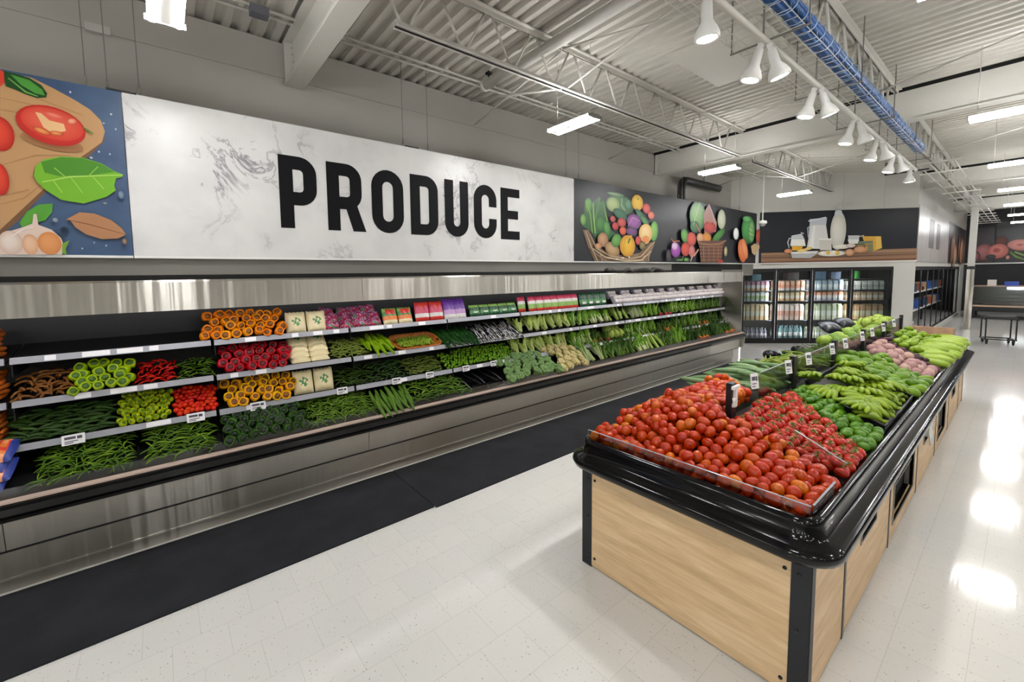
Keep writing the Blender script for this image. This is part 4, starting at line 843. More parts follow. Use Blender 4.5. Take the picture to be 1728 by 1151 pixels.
# --- materials
P_roma = PM('plum_tomato_skin', ['#a82410', '#b83018', '#b02a14', '#c03e1c', '#a02010', '#b42e16', '#bc4420', '#ac2612', '#d0782a', '#b83418'], .2, 12, .25, '#c05424', spec=.42)
P_tom = PM('vine_tomato_skin', ['#a81c12', '#b82a1a', '#a01a12', '#bc3420'], .18, 14, .2, '#c04228', spec=.42)
P_calyx = PM('calyx_green', ['#5f7a2c', '#6f7a3a', '#7c7a44'], .6)
P_stem = PM('pepper_stem', ['#4f7a2a', '#6b8f36'], .5)
def pep(n, *c): return PM(n + '_pepper_skin', list(c), .2, 16, .25)
P_or = pep('orange', '#f08a10', '#f59a18', '#ec7c0c', '#f6a624'); P_rd = pep('red', '#b81424', '#c81e2c', '#a8121e', '#d02a34')
P_yl = pep('yellow', '#f2b40c', '#f5c220', '#eea608', '#f0ae10'); P_dg = pep('green', '#223e10', '#2c5018', '#1a340e', '#3c661e'); P_lg = pep('pale', '#9cb81e', '#aac62c', '#8fae1c', '#bcd03c')
P_cavity = M('pepper_hollow', '#7c4a0a', .6); P_cavg = M('pepper_hollow_green', '#486818', .6); P_cavd = M('pepper_hollow_dark', '#101f06', .6); P_cavr = M('pepper_hollow_red', '#5a0c16', .6)
P_chili = PM('green_chilli_skin', ['#42621a', '#527422', '#365416', '#66882c', '#82a038'], .35, 30, .3)
P_bean = PM('green_bean_skin', ['#5a7c2a', '#6c8c34', '#4c6c22', '#86a444'], .45, 30, .3)
P_bean2 = PM('pale_bean_skin', ['#8a9c48', '#9aaa54', '#7a8c3e', '#aab866'], .5, 30, .3)
P_bean3 = PM('dark_bean_skin', ['#3c561e', '#344c1a', '#4a6626', '#5e7a32'], .45, 30, .3)
P_okra = PM('okra_skin', ['#6a7a34', '#5c6c2c', '#7a8440', '#4a6428'], .55, 30, .3)
P_redch = PM('red_chilli_skin', ['#c01c18', '#d0281e', '#a81414', '#d83a28'], .25, 30, .2)
P_pod = PM('tamarind_skin', ['#8a5a2c', '#7a4c24', '#9c6a38', '#6a4020'], .7, 40, .4)
P_dgp = PM('long_dark_pepper_skin', ['#2a441a', '#365422', '#203614', '#4e6e30'], .25, 25, .3)
P_gourd = PM('pale_gourd_skin', ['#8cb03a', '#9cbf48', '#7ca032', '#aac858'], .35, 18, .35)
P_gourdg = PM('long_gourd_skin', ['#54742c', '#627f36', '#466424'], .4, 18, .35)
P_cuc = PM('cucumber_skin', ['#224420', '#2c5226', '#1a381a', '#3a6030'], .25, 40, .4)
def glint_mat():  # white highlights painted into the dark skin as streaks
    m, nt, b = base_mat('glint_painted_skin')
    tc = nd(nt, 'ShaderNodeTexCoord'); wv = nd(nt, 'ShaderNodeTexNoise'); wv.inputs['Scale'].default_value = 1.0; wv.inputs['Detail'].default_value = 2
    mp = nd(nt, 'ShaderNodeMapping'); mp.inputs['Scale'].default_value = (6, 90, 90); nt.links.new(tc.outputs['Object'], mp.inputs[0]); nt.links.new(mp.outputs[0], wv.inputs['Vector'])
    r = ramp(nt, ['#10121a', '#1c1f28', '#e8e8e4'], [.3, .5, .62]); nt.links.new(wv.outputs['Fac'], r.inputs[0]); nt.links.new(r.outputs[0], b.inputs['Base Color']); b.inputs['Roughness'].default_value = .2
    return m
P_glint = glint_mat()
P_tomatillo = PM('tomatillo_skin', ['#a8b82a', '#98aa26', '#b8c43a', '#8a9e24'], .3, 20, .3)
P_hab = PM('cherry_pepper_skin', ['#d82a1c', '#e03a24', '#c8241a', '#e8502c'], .22, 20, .2)
P_lime = PM('lime_skin', ['#46701a', '#568222', '#386014', '#6c942e'], .3, 30, .35)
P_plant = PM('plantain_skin', ['#66861e', '#769426', '#587a1a', '#849e30'], .4, 18, .4, '#98a844')
P_tip = M('plantain_tip', '#4a3a1c', .8)
P_mango = PM('green_mango_skin', ['#5c8026', '#6c902e', '#4e7222', '#7e9e38'], .35, 12, .4)
P_turn = PM('turnip_skin', ['#94606c', '#a87880', '#7c4a5a', '#c8a898', '#8a5666'], .45, 9, .4, '#d0b4a4')
P_swp = PM('dark_root_skin', ['#4a2c36', '#5a3440', '#3c2630'], .6, 20, .4)
P_chay = PM('chayote_skin', ['#7c9a34', '#8aa640', '#6e8c2c', '#9ab450'], .35, 14, .35)
P_squash = PM('pale_squash_skin', ['#9cb450', '#a8be5c', '#8eaa46'], .4, 14, .35)
P_loofah = PM('ridged_gourd_skin', ['#66825a', '#768f66', '#58744c', '#8aa078'], .45, 20, .35)
P_egg = PM('aubergine_skin', ['#0c0a12', '#12101a'], .12, 10, .2)
P_melon = PM('green_melon_skin', ['#7c9c40', '#a4b85a', '#4f7c30'], .45, 12, .5)
P_broc = PM('broccoli_green', ['#5e7c46', '#708c52', '#4e6c3c', '#84a066'], .8, 60, .6, '#809c6a', bumpy=.6)
P_brocst = PM('broccoli_stalk', ['#8aa860', '#9ab46c'], .6)
P_caul = PM('cauliflower_curd', ['#d4c298', '#decca2', '#c8b488'], .75, 60, .5, '#b8a474', bumpy=.6)
P_leafd = PM('leaf_dark', ['#28481a', '#345822', '#203c14', '#466a2a'], .5, 20, .5, '#547832')
P_leafm = PM('leaf_mid', ['#527c22', '#648c2c', '#446c1e', '#7c9e3a'], .5, 20, .5, '#7cae44')
P_leafl = PM('leaf_light', ['#98b244', '#a8c052', '#88a438', '#b8cc6a'], .5, 20, .5, '#c8d886')
P_herb = PM('herb_green', ['#30541c', '#3c6224', '#284818', '#4e742e'], .6, 20, .5)
P_rib = PM('pale_rib', ['#d4dcae', '#c4d08c', '#e0e6c4'], .45, 20, .3)
P_celery = PM('celery_stalk', ['#a4c060', '#b4cc70', '#94b450'], .4, 20, .3)
P_carrot = PM('carrot_skin', ['#d8743a', '#e08244', '#cc6830', '#dc9058'], .5, 25, .3)
P_rad = PM('radish_skin', ['#c02a3a', '#cc3446', '#b02030'], .35, 20, .2)
P_mush = PM('mushroom_cap', ['#f4eee8', '#ece2dc', '#faf6f2', '#e4cfcc'], .7, 20, .3)

# --- shapes
def bowed(L, r, bend=.15, n=7, seg=7, taper=(.35, .9, 1, 1, .9, .6, .15), wig=.0, mb=None, mi=0):
    mb = mb or MB(); pts = []; rs = []
    for i in range(n):
        t = i / (n - 1); pts.append(((t - .5) * L, wig * L * math.sin(t * 6.0), bend * L * (1 - (2 * t - 1) ** 2) - bend * L * .5)); rs.append(r * taper[int(round(t * (len(taper) - 1)))])
    return mb.tube(pts, rs, seg, mi)
def roma_mb(): return MB().ell((0, 0, 0), (.038, .031, .031), 14, 10, fn=lambda p: Vector((p.x, p.y * (1 - .12 * p.x), p.z * (1 - .12 * p.x))))
def pepper(mat, cav, stem=True):
    lob = lambda t, i: 1 + .07 * math.cos(4 * t) * (1 if i > 1 else .6)
    mb = MB().lathe([(.004, -.036), (.018, -.040), (.032, -.030), (.040, -.008), (.043, .014), (.041, .03), (.036, .039), (.030, .040), (.026, .036)], 16, 0, mod=lob)
    mb.lathe([(.0262, .0365), (.026, .026), (.022, .010), (.010, .004), (.0, .004)], 12, 1)
    st = MB().tube([(0, 0, .004), (.001, 0, .010), (.004, .002, .017)], [.005, .004, .0045], 7)
    return Kind('bell_pepper', mb, [mat, cav], 'bell pepper', [('stem', st, P_stem)] if stem else ())
K_roma = Kind('plum_tomato', roma_mb(), P_roma, 'tomato')
def calyx():
    mb = MB()
    for k in range(5):
        a = 2 * math.pi * k / 5 + .2
        mb.tube([(0, 0, .028), (.012 * math.cos(a), .012 * math.sin(a), .031), (.024 * math.cos(a), .024 * math.sin(a), .027 + .006 * (k % 2))], [.004, .0035, .001], 4, flat=.4)
    return mb.tube([(0, 0, .027), (.004, 0, .045)], [.003, .0025], 5)
K_tom = Kind('vine_tomato', MB().ell((0, 0, 0), (.036, .036, .030), 16, 10, fn=lambda p: Vector((p.x * (1 + .03 * math.cos(5 * math.atan2(p.y, p.x))), p.y * (1 + .03 * math.cos(5 * math.atan2(p.y, p.x))), p.z - (.12 * max(0, p.z) ** 6)))), P_tom, 'tomato', [('calyx', calyx(), P_calyx)])
K_or, K_rd, K_yl = pepper(P_or, P_cavity), pepper(P_rd, P_cavr), pepper(P_yl, P_cavity)
K_dg, K_lg = pepper(P_dg, P_cavd), pepper(P_lg, P_cavg)
K_chili = Kind('green_chilli', bowed(.105, .0052, .13), P_chili, 'chilli')
K_longch = Kind('long_green_chilli', bowed(.15, .0062, .14), P_chili, 'chilli')
K_bean = Kind('green_bean', bowed(.13, .0042, .12, taper=(.4, .9, 1, .9, 1, .9, .4)), P_bean, 'bean')
K_bean2 = Kind('pale_green_bean', bowed(.14, .0045, .12, taper=(.4, .9, 1, .9, 1, .9, .4)), P_bean2, 'bean')
K_bean3 = Kind('dark_long_bean', bowed(.16, .0048, .12, taper=(.4, .9, 1, .9, 1, .9, .4)), P_bean3, 'bean')
K_okra = Kind('okra_pod', bowed(.09, .0085, .06, taper=(.7, 1, .95, .85, .7, .5, .12)), P_okra, 'okra')
K_redch = Kind('red_chilli', bowed(.085, .0075, .16), P_redch, 'chilli')
K_pod = Kind('tamarind_pod', bowed(.105, .0095, .2, 9, taper=(.5, .9, .8, 1, .85, 1, .8, .9, .4)), P_pod, 'tamarind pod')
K_dgp = Kind('long_dark_pepper', bowed(.17, .013, .1, taper=(.5, 1, 1, .9, .7, .45, .12)), P_dgp, 'pepper')
K_gourd = Kind('pale_green_squash', bowed(.24, .03, .04, 8, 12, taper=(.35, .7, .95, 1, 1, .8, .55, .5, .45)), P_gourd, 'squash')
K_gourdg = Kind('long_green_gourd', bowed(.34, .024, .04, 9, 10, taper=(.4, .8, .95, 1, 1, .95, .9, .7, .3)), P_gourdg, 'gourd')
K_cuc = Kind('cucumber', bowed(.22, .019, .03, 8, 10, taper=(.45, .85, 1, 1, 1, 1, .9, .5)), P_cuc, 'cucumber')
K_glint = Kind('glint_painted_aubergine', bowed(.19, .014, .03, 8, 10, taper=(.4, .75, .95, 1, 1, .95, .7, .3)), P_glint, 'aubergine')
K_tomatillo = Kind('tomatillo', MB().ell((0, 0, 0), (.026, .026, .023), 12, 8).lathe([(.012, .0205), (.006, .024), (.0, .0245)], 8, 1), [P_tomatillo, P_stem], 'tomatillo')
K_hab = Kind('red_cherry_pepper', MB().ell((0, 0, 0), (.022, .022, .024), 10, 8, fn=lambda p: Vector((p.x * (1 - .15 * p.z), p.y * (1 - .15 * p.z), p.z))), P_hab, 'pepper')
K_sprout = Kind('brussels_sprout', MB().ell((0, 0, 0), (.019, .017, .017), 8, 6), PM('sprout_green', ['#6c9a2c', '#7caa38', '#5c8a24', '#94bc48'], .45, 40, .5), 'sprout')
K_lime = Kind('lime', MB().ell((0, 0, 0), (.036, .029, .029), 12, 8, fn=lambda p: Vector((p.x * (1 + .1 * abs(p.x) ** 5), p.y, p.z))), P_lime, 'lime')
K_mango = Kind('green_mango', MB().ell((0, 0, 0), (.064, .046, .038), 14, 9, fn=lambda p: Vector((p.x, p.y * (1 - .22 * p.x) + .12 * p.x * p.x, p.z * (1 - .15 * p.x)))), P_mango, 'mango')
K_turn = Kind('turnip', MB().ell((0, 0, 0), (.05, .05, .043), 14, 9, fn=lambda p: Vector((p.x, p.y, p.z - (.25 * max(0, -p.z) ** 6)))), P_turn, 'turnip')
K_swp = Kind('dark_root', MB().ell((0, 0, 0), (.075, .03, .03), 12, 8, fn=lambda p: Vector((p.x, p.y + .1 * p.x * p.x, p.z * (1 - .1 * p.x)))), P_swp, 'root vegetable')
K_chay = Kind('chayote', MB().ell((0, 0, 0), (.062, .047, .043), 14, 9, fn=lambda p: Vector((p.x, p.y * (1 - .25 * p.x), p.z * (1 - .25 * p.x)))), P_chay, 'chayote')
K_squash = Kind('pale_squash', bowed(.3, .05, .02, 8, 14, taper=(.5, .85, 1, 1, 1, .9, .8, .4)), P_squash, 'squash')
K_loofah = Kind('ridged_gourd', bowed(.3, .024, .07, 9, 8, taper=(.4, .7, .95, 1, 1, .95, .8, .6, .3)), P_loofah, 'gourd')
K_fine = Kind('thin_green_bean', bowed(.22, .0055, .08, 8, 6, taper=(.4, .9, 1, .9, 1, 1, .9, .4), wig=.03), P_bean2, 'bean')
K_egg = Kind('aubergine', MB().ell((0, 0, 0), (.085, .05, .05), 14, 10, fn=lambda p: Vector((p.x, p.y * (1 + .2 * p.x), p.z * (1 + .2 * p.x)))), P_egg, 'aubergine', [('cap', MB().tube([(-.07, 0, 0), (-.085, 0, 0), (-.11, 0, .01)], [.026, .02, .008], 8), P_stem)])
K_melon = Kind('green_melon', MB().ell((0, 0, 0), (.085, .072, .072), 16, 10), P_melon, 'melon')
def hand():
    mb = MB(); tips = MB()
    n = 7
    for k in range(n):
        a = (k - (n - 1) / 2) * .2; ca, sa = math.cos(a), math.sin(a)
        pts = []; rs = []
        for i, t in enumerate((0, .12, .3, .5, .7, .88, 1)):
            x = .02 + .19 * t; z = .045 * math.sin(t * 2.6) - .02 + .01 * (k % 2)
            pts.append((x * ca, x * sa * 1.05, z)); rs.append((.007, .014, .022, .0245, .023, .015, .006)[i])
        mb.tube(pts, rs, 8)
    mb.tube([(-.01, 0, -.03), (.0, 0, -.01), (.03, 0, -.012)], [.012, .02, .014], 8)
    return mb
K_plant = Kind('plantain_hand', hand(), P_plant, 'plantains')
def broccoli():
    mb = MB(); r2 = random.Random(3)
    for k in range(26):
        a = r2.uniform(0, 6.28); q = math.sqrt(r2.random()) * .058; z = math.sqrt(max(0, .075 ** 2 - q * q)) * .8
        mb.ell((q * math.cos(a), q * math.sin(a), z), (.02, .02, .018), 7, 5)
    return mb.ell((0, 0, .02), (.055, .055, .035), 12, 6)
K_broc = Kind('broccoli_head', broccoli(), P_broc, 'broccoli', [('stalk', MB().tube([(0, 0, -.05), (0, 0, .02)], [.02, .026], 10), P_brocst)])
def cauli():
    mb = MB(); r2 = random.Random(4)
    for k in range(30):
        a = r2.uniform(0, 6.28); q = math.sqrt(r2.random()) * .062; z = math.sqrt(max(0, .075 ** 2 - q * q)) * .75
        mb.ell((q * math.cos(a), q * math.sin(a), z), (.021, .021, .018), 7, 5)
    return mb.ell((0, 0, .02), (.06, .06, .04), 12, 6)
def leaf(mb, L, W, az, lean, curl, mi=0, rib=None, z0=0, r0=.012, seg=6, ruffle=0.0, shape=None, foldv=.25):
    """one leaf or stalk growing up along +z and bending outward"""
    d = Vector((math.cos(az), math.sin(az), 0)); sd = Vector((-math.sin(az), math.cos(az), 0)); p = d * r0 + Vector((0, 0, z0)); th = lean
    vs = []; rv = []
    for i in range(seg + 1):
        t = i / seg
        wv = (shape(t) if shape else math.sin(math.pi * min(1, .12 + .83 * t)) ** .8) * W
        nrm = Vector((0, 0, 1)) * -math.sin(th) + d * math.cos(th)
        rf = ruffle * W * math.sin(i * 2.3 + az * 5)
        vs += [tuple(p - sd * wv + nrm * (-foldv * wv + rf)), tuple(p), tuple(p + sd * wv + nrm * (-foldv * wv - rf))]
        rv.append(p + nrm * .0012)
        p = p + (Vector((0, 0, 1)) * math.cos(th) + d * math.sin(th)) * (L / seg); th += curl / seg
    fs = []
    for i in range(seg): fs += [(3 * i, 3 * i + 1, 3 * i + 4, 3 * i + 3), (3 * i + 1, 3 * i + 2, 3 * i + 5, 3 * i + 4)]
    mb.add(vs, fs, mi, True)
    if rib is not None: rib[0].tube(rv[:max(3, int(len(rv) * rib[2]))], [rib[1] * (1 - .75 * k / len(rv)) for k in range(max(3, int(len(rv) * rib[2])))], 5)
def bunch(name, n, L, W, mats, cat, part, rib=None, spread=.25, curl=.7, ruffle=.1, seed=1, r0=.02, extra=None, shape=None):
    r2 = random.Random(seed); mb = MB(); rb = MB()
    for k in range(n):
        f = k / n
        leaf(mb, L * r2.uniform(.8, 1.08), W * r2.uniform(.8, 1.1), r2.uniform(0, 6.28) if n > 24 else 2.4 * k, spread * (.25 + f) * r2.uniform(.7, 1.2), curl * (.2 + f), 0, (rb, rib, .8) if rib else None, r0=r0 * (.3 + f), ruffle=ruffle, shape=shape)
    parts = [(part, rb, mats[1])] if rib else []
    if extra: parts.append(extra)
    return Kind(name, mb, mats[0], cat, parts)
K_rom = bunch('romaine_lettuce', 12, .27, .045, (P_leafl, P_rib), 'lettuce', 'ribs', .011, .22, .5, .18, 1)
K_rom2 = bunch('green_lettuce', 13, .24, .055, (P_leafm, P_rib), 'lettuce', 'ribs', .010, .3, .7, .25, 2)
K_kale = bunch('leafy_bunch', 16, .24, .035, (P_leafd, P_celery), 'greens', 'stems', .004, .35, .8, .35, 3)
K_chard = bunch('green_leaf_bunch', 14, .26, .04, (P_leafm, P_celery), 'greens', 'stems', .006, .3, .8, .2, 4)
K_herb = bunch('herb_bunch', 60, .2, .010, (P_herb, P_celery), 'herbs', 'stems', None, .5, .8, .3, 5, .03)
K_onion = bunch('spring_onion_bunch', 16, .34, .007, (P_leafm, P_rib), 'spring onions', 'white_stems', .006, .12, .35, .0, 6, .02, shape=lambda t: 1)
K_cel = bunch('celery_bunch', 10, .3, .017, (P_celery, P_leafl), 'celery', 'tops', None, .08, .25, 0, 7, .022, shape=lambda t: 1 if t < .8 else .8)
K_bok = bunch('bok_choy', 9, .24, .045, (P_leafm, P_rib), 'bok choy', 'white_stalks', .016, .2, .6, .1, 8, shape=lambda t: .25 if t < .4 else 1)
radm = MB()
for k in range(9): radm.ell((.035 * math.cos(k * 2.4) * (k / 9) ** .5, .035 * math.sin(k * 2.4) * (k / 9) ** .5, -.02 + .01 * (k % 3)), (.017, .017, .02), 8, 6)
K_rad = bunch('radish_bunch', 12, .16, .025, (P_leafd, P_celery), 'radishes', 'stems', .003, .35, .8, .3, 9, extra=('radish_roots', radm, P_rad))
crm = MB()
for k in range(7): crm.tube([(.025 * math.cos(k), .025 * math.sin(k), .03), (.03 * math.cos(k), .03 * math.sin(k), -.06), (.03 * math.cos(k), .03 * math.sin(k), -.16)], [.013, .012, .003], 7)
K_crb = bunch('carrot_bunch', 14, .2, .02, (P_herb, P_celery), 'carrots', 'stems', .003, .4, .8, .4, 10, extra=('carrot_roots', crm, P_carrot))
def cabb():
    mb = MB().ell((0, 0, .085), (.075, .075, .085), 14, 9)
    for k in range(7): leaf(mb, .17, .07, k * .9, .5, -.9, 0, r0=.03, ruffle=.1, foldv=.4)
    return mb
K_cab = Kind('green_cabbage', cabb(), P_leafl, 'cabbage')
cl = MB()
for k in range(8): leaf(cl, .10, .03, k * .8, .9, -.9, 0, r0=.02, z0=-.02)
K_caul = Kind('cauliflower', cauli(), P_caul, 'cauliflower', [('leaves', cl, P_leafl)])
K_carrot = Kind('carrot', bowed(.2, .016, .01, 6, 9, taper=(.7, 1, .95, .8, .6, .15)), P_carrot, 'carrot')
# bags: printed pillows, colour by row; PATCH paints a motif in the middle
def bag(name, W_, H_, D_, mats, rows, patch=None, cat='bag'):
    mb = MB(); nu, nv = 18, 20
    def pt(i, j, s):
        u, v = i / nu * 2 - 1, j / nv * 2 - 1
        e = (1 - abs(u) ** 3) * (1 - abs(v) ** 4); cr = .004 * math.sin(u * 9 + v * 4)
        return (u * W_ / 2 * (1 - .04 * abs(v) ** 2), -s * (D_ / 2 * e ** .6 + cr * e), (v + 1) * H_ / 2 + (.004 * math.sin(i * 1.7) if j == nv else 0))
    for s in (1, -1):
        vs = [pt(i, j, s) for j in range(nv + 1) for i in range(nu + 1)]
        for j in range(nv):
            for i in range(nu):
                a = j * (nu + 1) + i; mi = rows[j * len(rows) // nv]
                if patch is not None:
                    uu, vv = (i + .5) / nu, (j + .5) / nv
                    q = patch(uu, vv)
                    if q is not None: mi = q
                mb.f.append(tuple(len(mb.v) + k for k in (a, a + 1, a + nu + 2, a + nu + 1))); mb.m.append(mi); mb.s.append(True)
        mb.v += vs
    return Kind(name, mb, mats, cat)
def ink(n, c, r=.35): return MATS.get(n) or M(n, c, r)
i_cream, i_green, i_grn2, i_red, i_pink, i_purp, i_dgr, i_white, i_orange, i_maroon, i_viol = ink('bag_cream', '#e2d3a6'), ink('bag_green', '#4a8a4a'), ink('bag_lime', '#8cb45a'), ink('bag_red', '#cc3a30'), ink('bag_pink', '#c83a5c'), ink('bag_purple', '#6a3a9a'), ink('bag_dark_green', '#1f4f30'), ink('bag_white', '#dcd8d2'), ink('bag_orange', '#dc7a34'), ink('bag_maroon', '#7a2c44'), ink('bag_violet', '#b890c0')
def blob(mi, cx=.5, cy=.55, r=.22, holes=True):
    return lambda u, v: mi if ((u - cx) ** 2 + ((v - cy) * 1.2) ** 2 < r * r and (not holes or math.sin(u * 27 + 5 * v) * math.cos(v * 21 - u * 9) > -.15)) else None
K_bcream = bag('cream_bag', .19, .21, .08, [i_cream, i_green], [0], blob(1, .5, .5, .23))
K_bsalad = bag('salad_bag', .18, .19, .07, [i_cream, i_orange, i_green, i_red, i_grn2], [0, 1, 2, 4], lambda u, v: 3 if .6 < v < .92 and .15 < u < .85 else None)
K_bpink = bag('pink_bag', .19, .235, .07, [i_red, i_white, i_pink, i_pink, i_red], [0, 1, 2, 3, 4], blob(0, .5, .78, .2, False))
K_bpurp = bag('purple_bag', .17, .235, .06, [i_white, i_violet if False else i_viol, i_purp], [0, 1, 2, 2], blob(1, .5, .4, .2))
K_bgreen = bag('green_pack', .16, .16, .07, [i_dgr, i_white, i_grn2, i_green], [0, 3, 0, 2], lambda u, v: 1 if .3 < v < .42 and .25 < u < .75 else None)
K_bredg = bag('red_bag', .152, .225, .06, [i_red, i_grn2, i_white, i_pink], [0, 1, 1, 2, 3, 3])
K_bdark = bag('dark_green_bag', .17, .23, .06, [i_dgr, i_green, i_white], [0, 1, 0, 0], lambda u, v: 2 if .2 < v < .34 and .2 < u < .8 else None)
K_bmix = bag('mixed_vegetable_bag', .17, .19, .08, [i_maroon, i_green, i_viol, i_pink], [0], lambda u, v: (1, 0, 2, 0, 3, 0, 0)[int(3.5 + 3.4 * math.sin(u * 9 + 3 * math.sin(v * 8)) * math.cos(v * 10 + u * 3)) % 7])
K_bcar = bag('carrot_bag', .2, .2, .09, [i_orange, ink('bag_blue', '#2c3c8a'), i_red, ink('bag_pale_orange', '#e89868')], [3, 0, 2, 0, 3, 0], lambda u, v: 1 if u > .85 else (2 if int(u * 23 + v * 3) % 5 == 0 else None))
def mpack():
    mb = MB().prism([(-.09, .02), (.09, .02), (.1, .07), (-.1, .07)], -.06, .06, 1); r2 = random.Random(8)
    for i in range(4):
        for j in range(2): mb.ell((-.07 + .047 * i, -.03 + .06 * j, .075), (.027, .027, .02), 8, 5, 0)
    return mb
K_mush = Kind('mushroom_pack', mpack(), [P_mush, M('pack_tray', '#b8b0bc', .35)], 'mushroom pack')

# --- heaps on the shelves of the case
def face(kind, x0, x1, tier, label, group, dx, df, rows, dirfn, lift=.02, jit=.35, scale=(.9, 1.1), y_off=.03, slope=35, cap=9999, back=None, z_off=0.0, edge=0):
    """rows of pieces on the slanting face of a heap; returns the ones past cap as placements"""
    if tier == 0: y0, z0 = 3.866, .645
    else: y0, z0 = SH[tier][0] + y_off, SH[tier][1] + .0
    c, s = math.cos(R(slope)), math.sin(R(slope)); rest = []; n = 0
    nx = max(1, int((x1 - x0 - edge) / dx))
    for r_ in range(rows):
        for k in range(nx + (0 if r_ % 2 else 1)):
            x = x0 + edge / 2 + (k + (.5 if r_ % 2 else 0)) * (x1 - x0 - edge) / max(1, nx) + U(-jit, jit) * dx * .5
            if x < x0 or x > x1: continue
            f = r_ * df + U(-jit, jit) * df * .5 + .01
            bump_ = .02 * math.sin(math.pi * min(1, max(0, (x - x0) / (x1 - x0))))
            y = y0 + f * c - lift * s; z = z0 + z_off + f * s + lift * c + bump_ + U(0, lift * .5)
            rot = dirfn(); sc = U(*scale)
            if n < cap: kind.put((x, y, z), rot, label, group, sc)
            else: rest.append((Vector((x, y, z)), rot.to_euler() if hasattr(rot, 'to_euler') else rot, sc))
            n += 1
    return rest
def bed(x0, x1, tier, mat, name, depth=.36, slope=35, y_off=.05, drop=.012):
    pass
face_view = lambda: aim((U(-.6, .45), -1, U(-.05, .8)), U(0, 6))
lie = lambda s=1.2: (lambda: Euler((U(-.5, .5), U(-.45, .45), U(-s, s))))
downslope = lambda a=.3: (lambda: aim_x((U(-a, a), -1, -.5 + U(-.1, .1)), U(0, 6)))
G_ = {}
# top tier
face(K_or, .27, .95, 1, 'orange bell pepper in the heap on the top shelf', 'orange bell peppers', .082, .078, 4, face_view, .035, .3, slope=42)
for k in range(2): K_bcream.put((1.05 + .2 * k, 4.33, 1.475), (R(-18), 0, R(U(-4, 4))), ('cream bag with a green motif next to the orange peppers', 'cream bag with a green motif next to the mixed purple bags')[k], 'cream bags on the top shelf')
for k in range(8):
    K_bmix.put((1.40 + .15 * (k % 4) + U(-.02, .02), 4.32 + .10 * (k // 4), 1.475 + .07 * (k // 4)), (R(-40 + U(-14, 10)), R(U(-12, 12)), R(U(-14, 14))), 'bag of purple and green mixed vegetables heaped on the top shelf', 'mixed vegetable bags')
for k in range(2): K_bsalad.put((2.06 + .19 * k, 4.31, 1.475), (R(-20), 0, 0), ('red and green salad bag beside the purple mixed bags', 'red and green salad bag beside the pink bags')[k], 'salad bags')
for k in range(2): K_bpink.put((2.48 + .2 * k, 4.32, 1.475), (R(-14), 0, R(-3)), ('pink and white bag, left one of the pair on the top shelf', 'pink and white bag next to the purple bags')[k], 'pink bags')
for k in range(4): K_bpurp.put((2.87 + .16 * (k % 2) + .05 * (k // 2), 4.31 + .1 * (k // 2), 1.475 + .02 * (k // 2)), (R(-16), 0, R(U(-5, 5))), 'purple and cream bag on the top shelf beside the pink bags', 'purple bags')
for k in range(5): K_bgreen.put((3.26 + .165 * k, 4.31, 1.475), (R(-20), 0, 0), 'low dark green pack on the top shelf beside the purple bags', 'green packs')
for k in range(8): K_bredg.put((4.15 + .158 * k, 4.31 + (0 if k else .05), 1.475), (R(-12), 0, R(U(-3, 3))), 'red and green bag standing in the row on the top shelf', 'red and green bags')
for k in range(4): K_bdark.put((5.47 + .175 * k, 4.31, 1.475), (R(-12), 0, 0), 'dark green bag standing at the end of the red bags', 'dark green bags')
for k in range(23):
    K_mush.put((6.3 + .207 * k, 4.33 + .0, 1.53), (R(62), 0, R(U(-8, 8))), 'mushroom pack in the row toward the far end of the top shelf', 'mushroom packs', 1.2)
    if k % 2 == 0: K_mush.put((6.35 + .207 * k, 4.46, 1.60), (R(56), 0, R(U(-8, 8))), 'mushroom pack behind the front row on the top shelf', 'mushroom packs', 1.15)
# second tier
face(K_pod, -.86, -.57, 2, 'brown curved tamarind pod in the heap on the second shelf', 'tamarind pods', .05, .032, 8, lie(1.5), .012, .6)
face(K_lg, -.57, -.2, 2, 'large pale green bell pepper in the heap on the second shelf', 'pale green bell peppers', .072, .066, 4, face_view, .032, .3, (.82, 1.0), slope=40)
face(K_redch, -.2, .06, 2, 'red chilli in the heap beside the pale green peppers', 'red chillies', .038, .026, 9, lie(1.5), .012, .6)
face(K_chili, .08, .33, 2, 'small green chilli in the heap left of the red bell peppers', 'small green chillies', .035, .028, 8, lie(1.5), .01, .6, (.7, .95))
face(K_rd, .36, .97, 2, 'red bell pepper in the heap on the second shelf', 'red bell peppers', .078, .074, 4, face_view, .033, .3, slope=40)
for k in range(8):
    K_bcream.put((1.06 + .19 * (k % 2), 4.24 + .035 * (k // 2), 1.19 + .045 * (k // 2)), (R(-74 + 8 * (k // 2)), 0, R(U(-4, 4))), 'cream bag in the flat stack on the second shelf', 'stacked cream bags')
face(K_bean2, 1.38, 1.72, 2, 'pale green bean in the heap right of the stacked cream bags', 'pale green beans', .045, .02, 13, lie(1.4), .01, .7)
face(K_gourd, 1.74, 2.06, 2, 'pale green squash in the pile beside the wicker tray', 'pale green squashes', .075, .09, 3, downslope(.25), .04, .2, slope=25)
tr = thing('wicker_tray', 'orange wicker tray of chopped greens on the second shelf', 'tray', (2.38, 4.36, 1.185))
mb = MB(); rg = rrect(-.29, .29, -.12, .14, .06, 5)
sweep_ring(mb, [(p * .88, d) for p, d in rg], [(0, 0), (.035, .07), (.05, .085), (.06, .08), (.045, .06), (.0, -.01)])
mb.build('rim', tint_mat('orange_wicker', '#c8782c', '#a85c1e', .6, 30, .5, .6, 120), tr)
MB().box(-.27, .27, -.11, .13, 0, .03).build('base', MATS['orange_wicker'], tr)
tr.rotation_euler = (R(22), 0, 0)
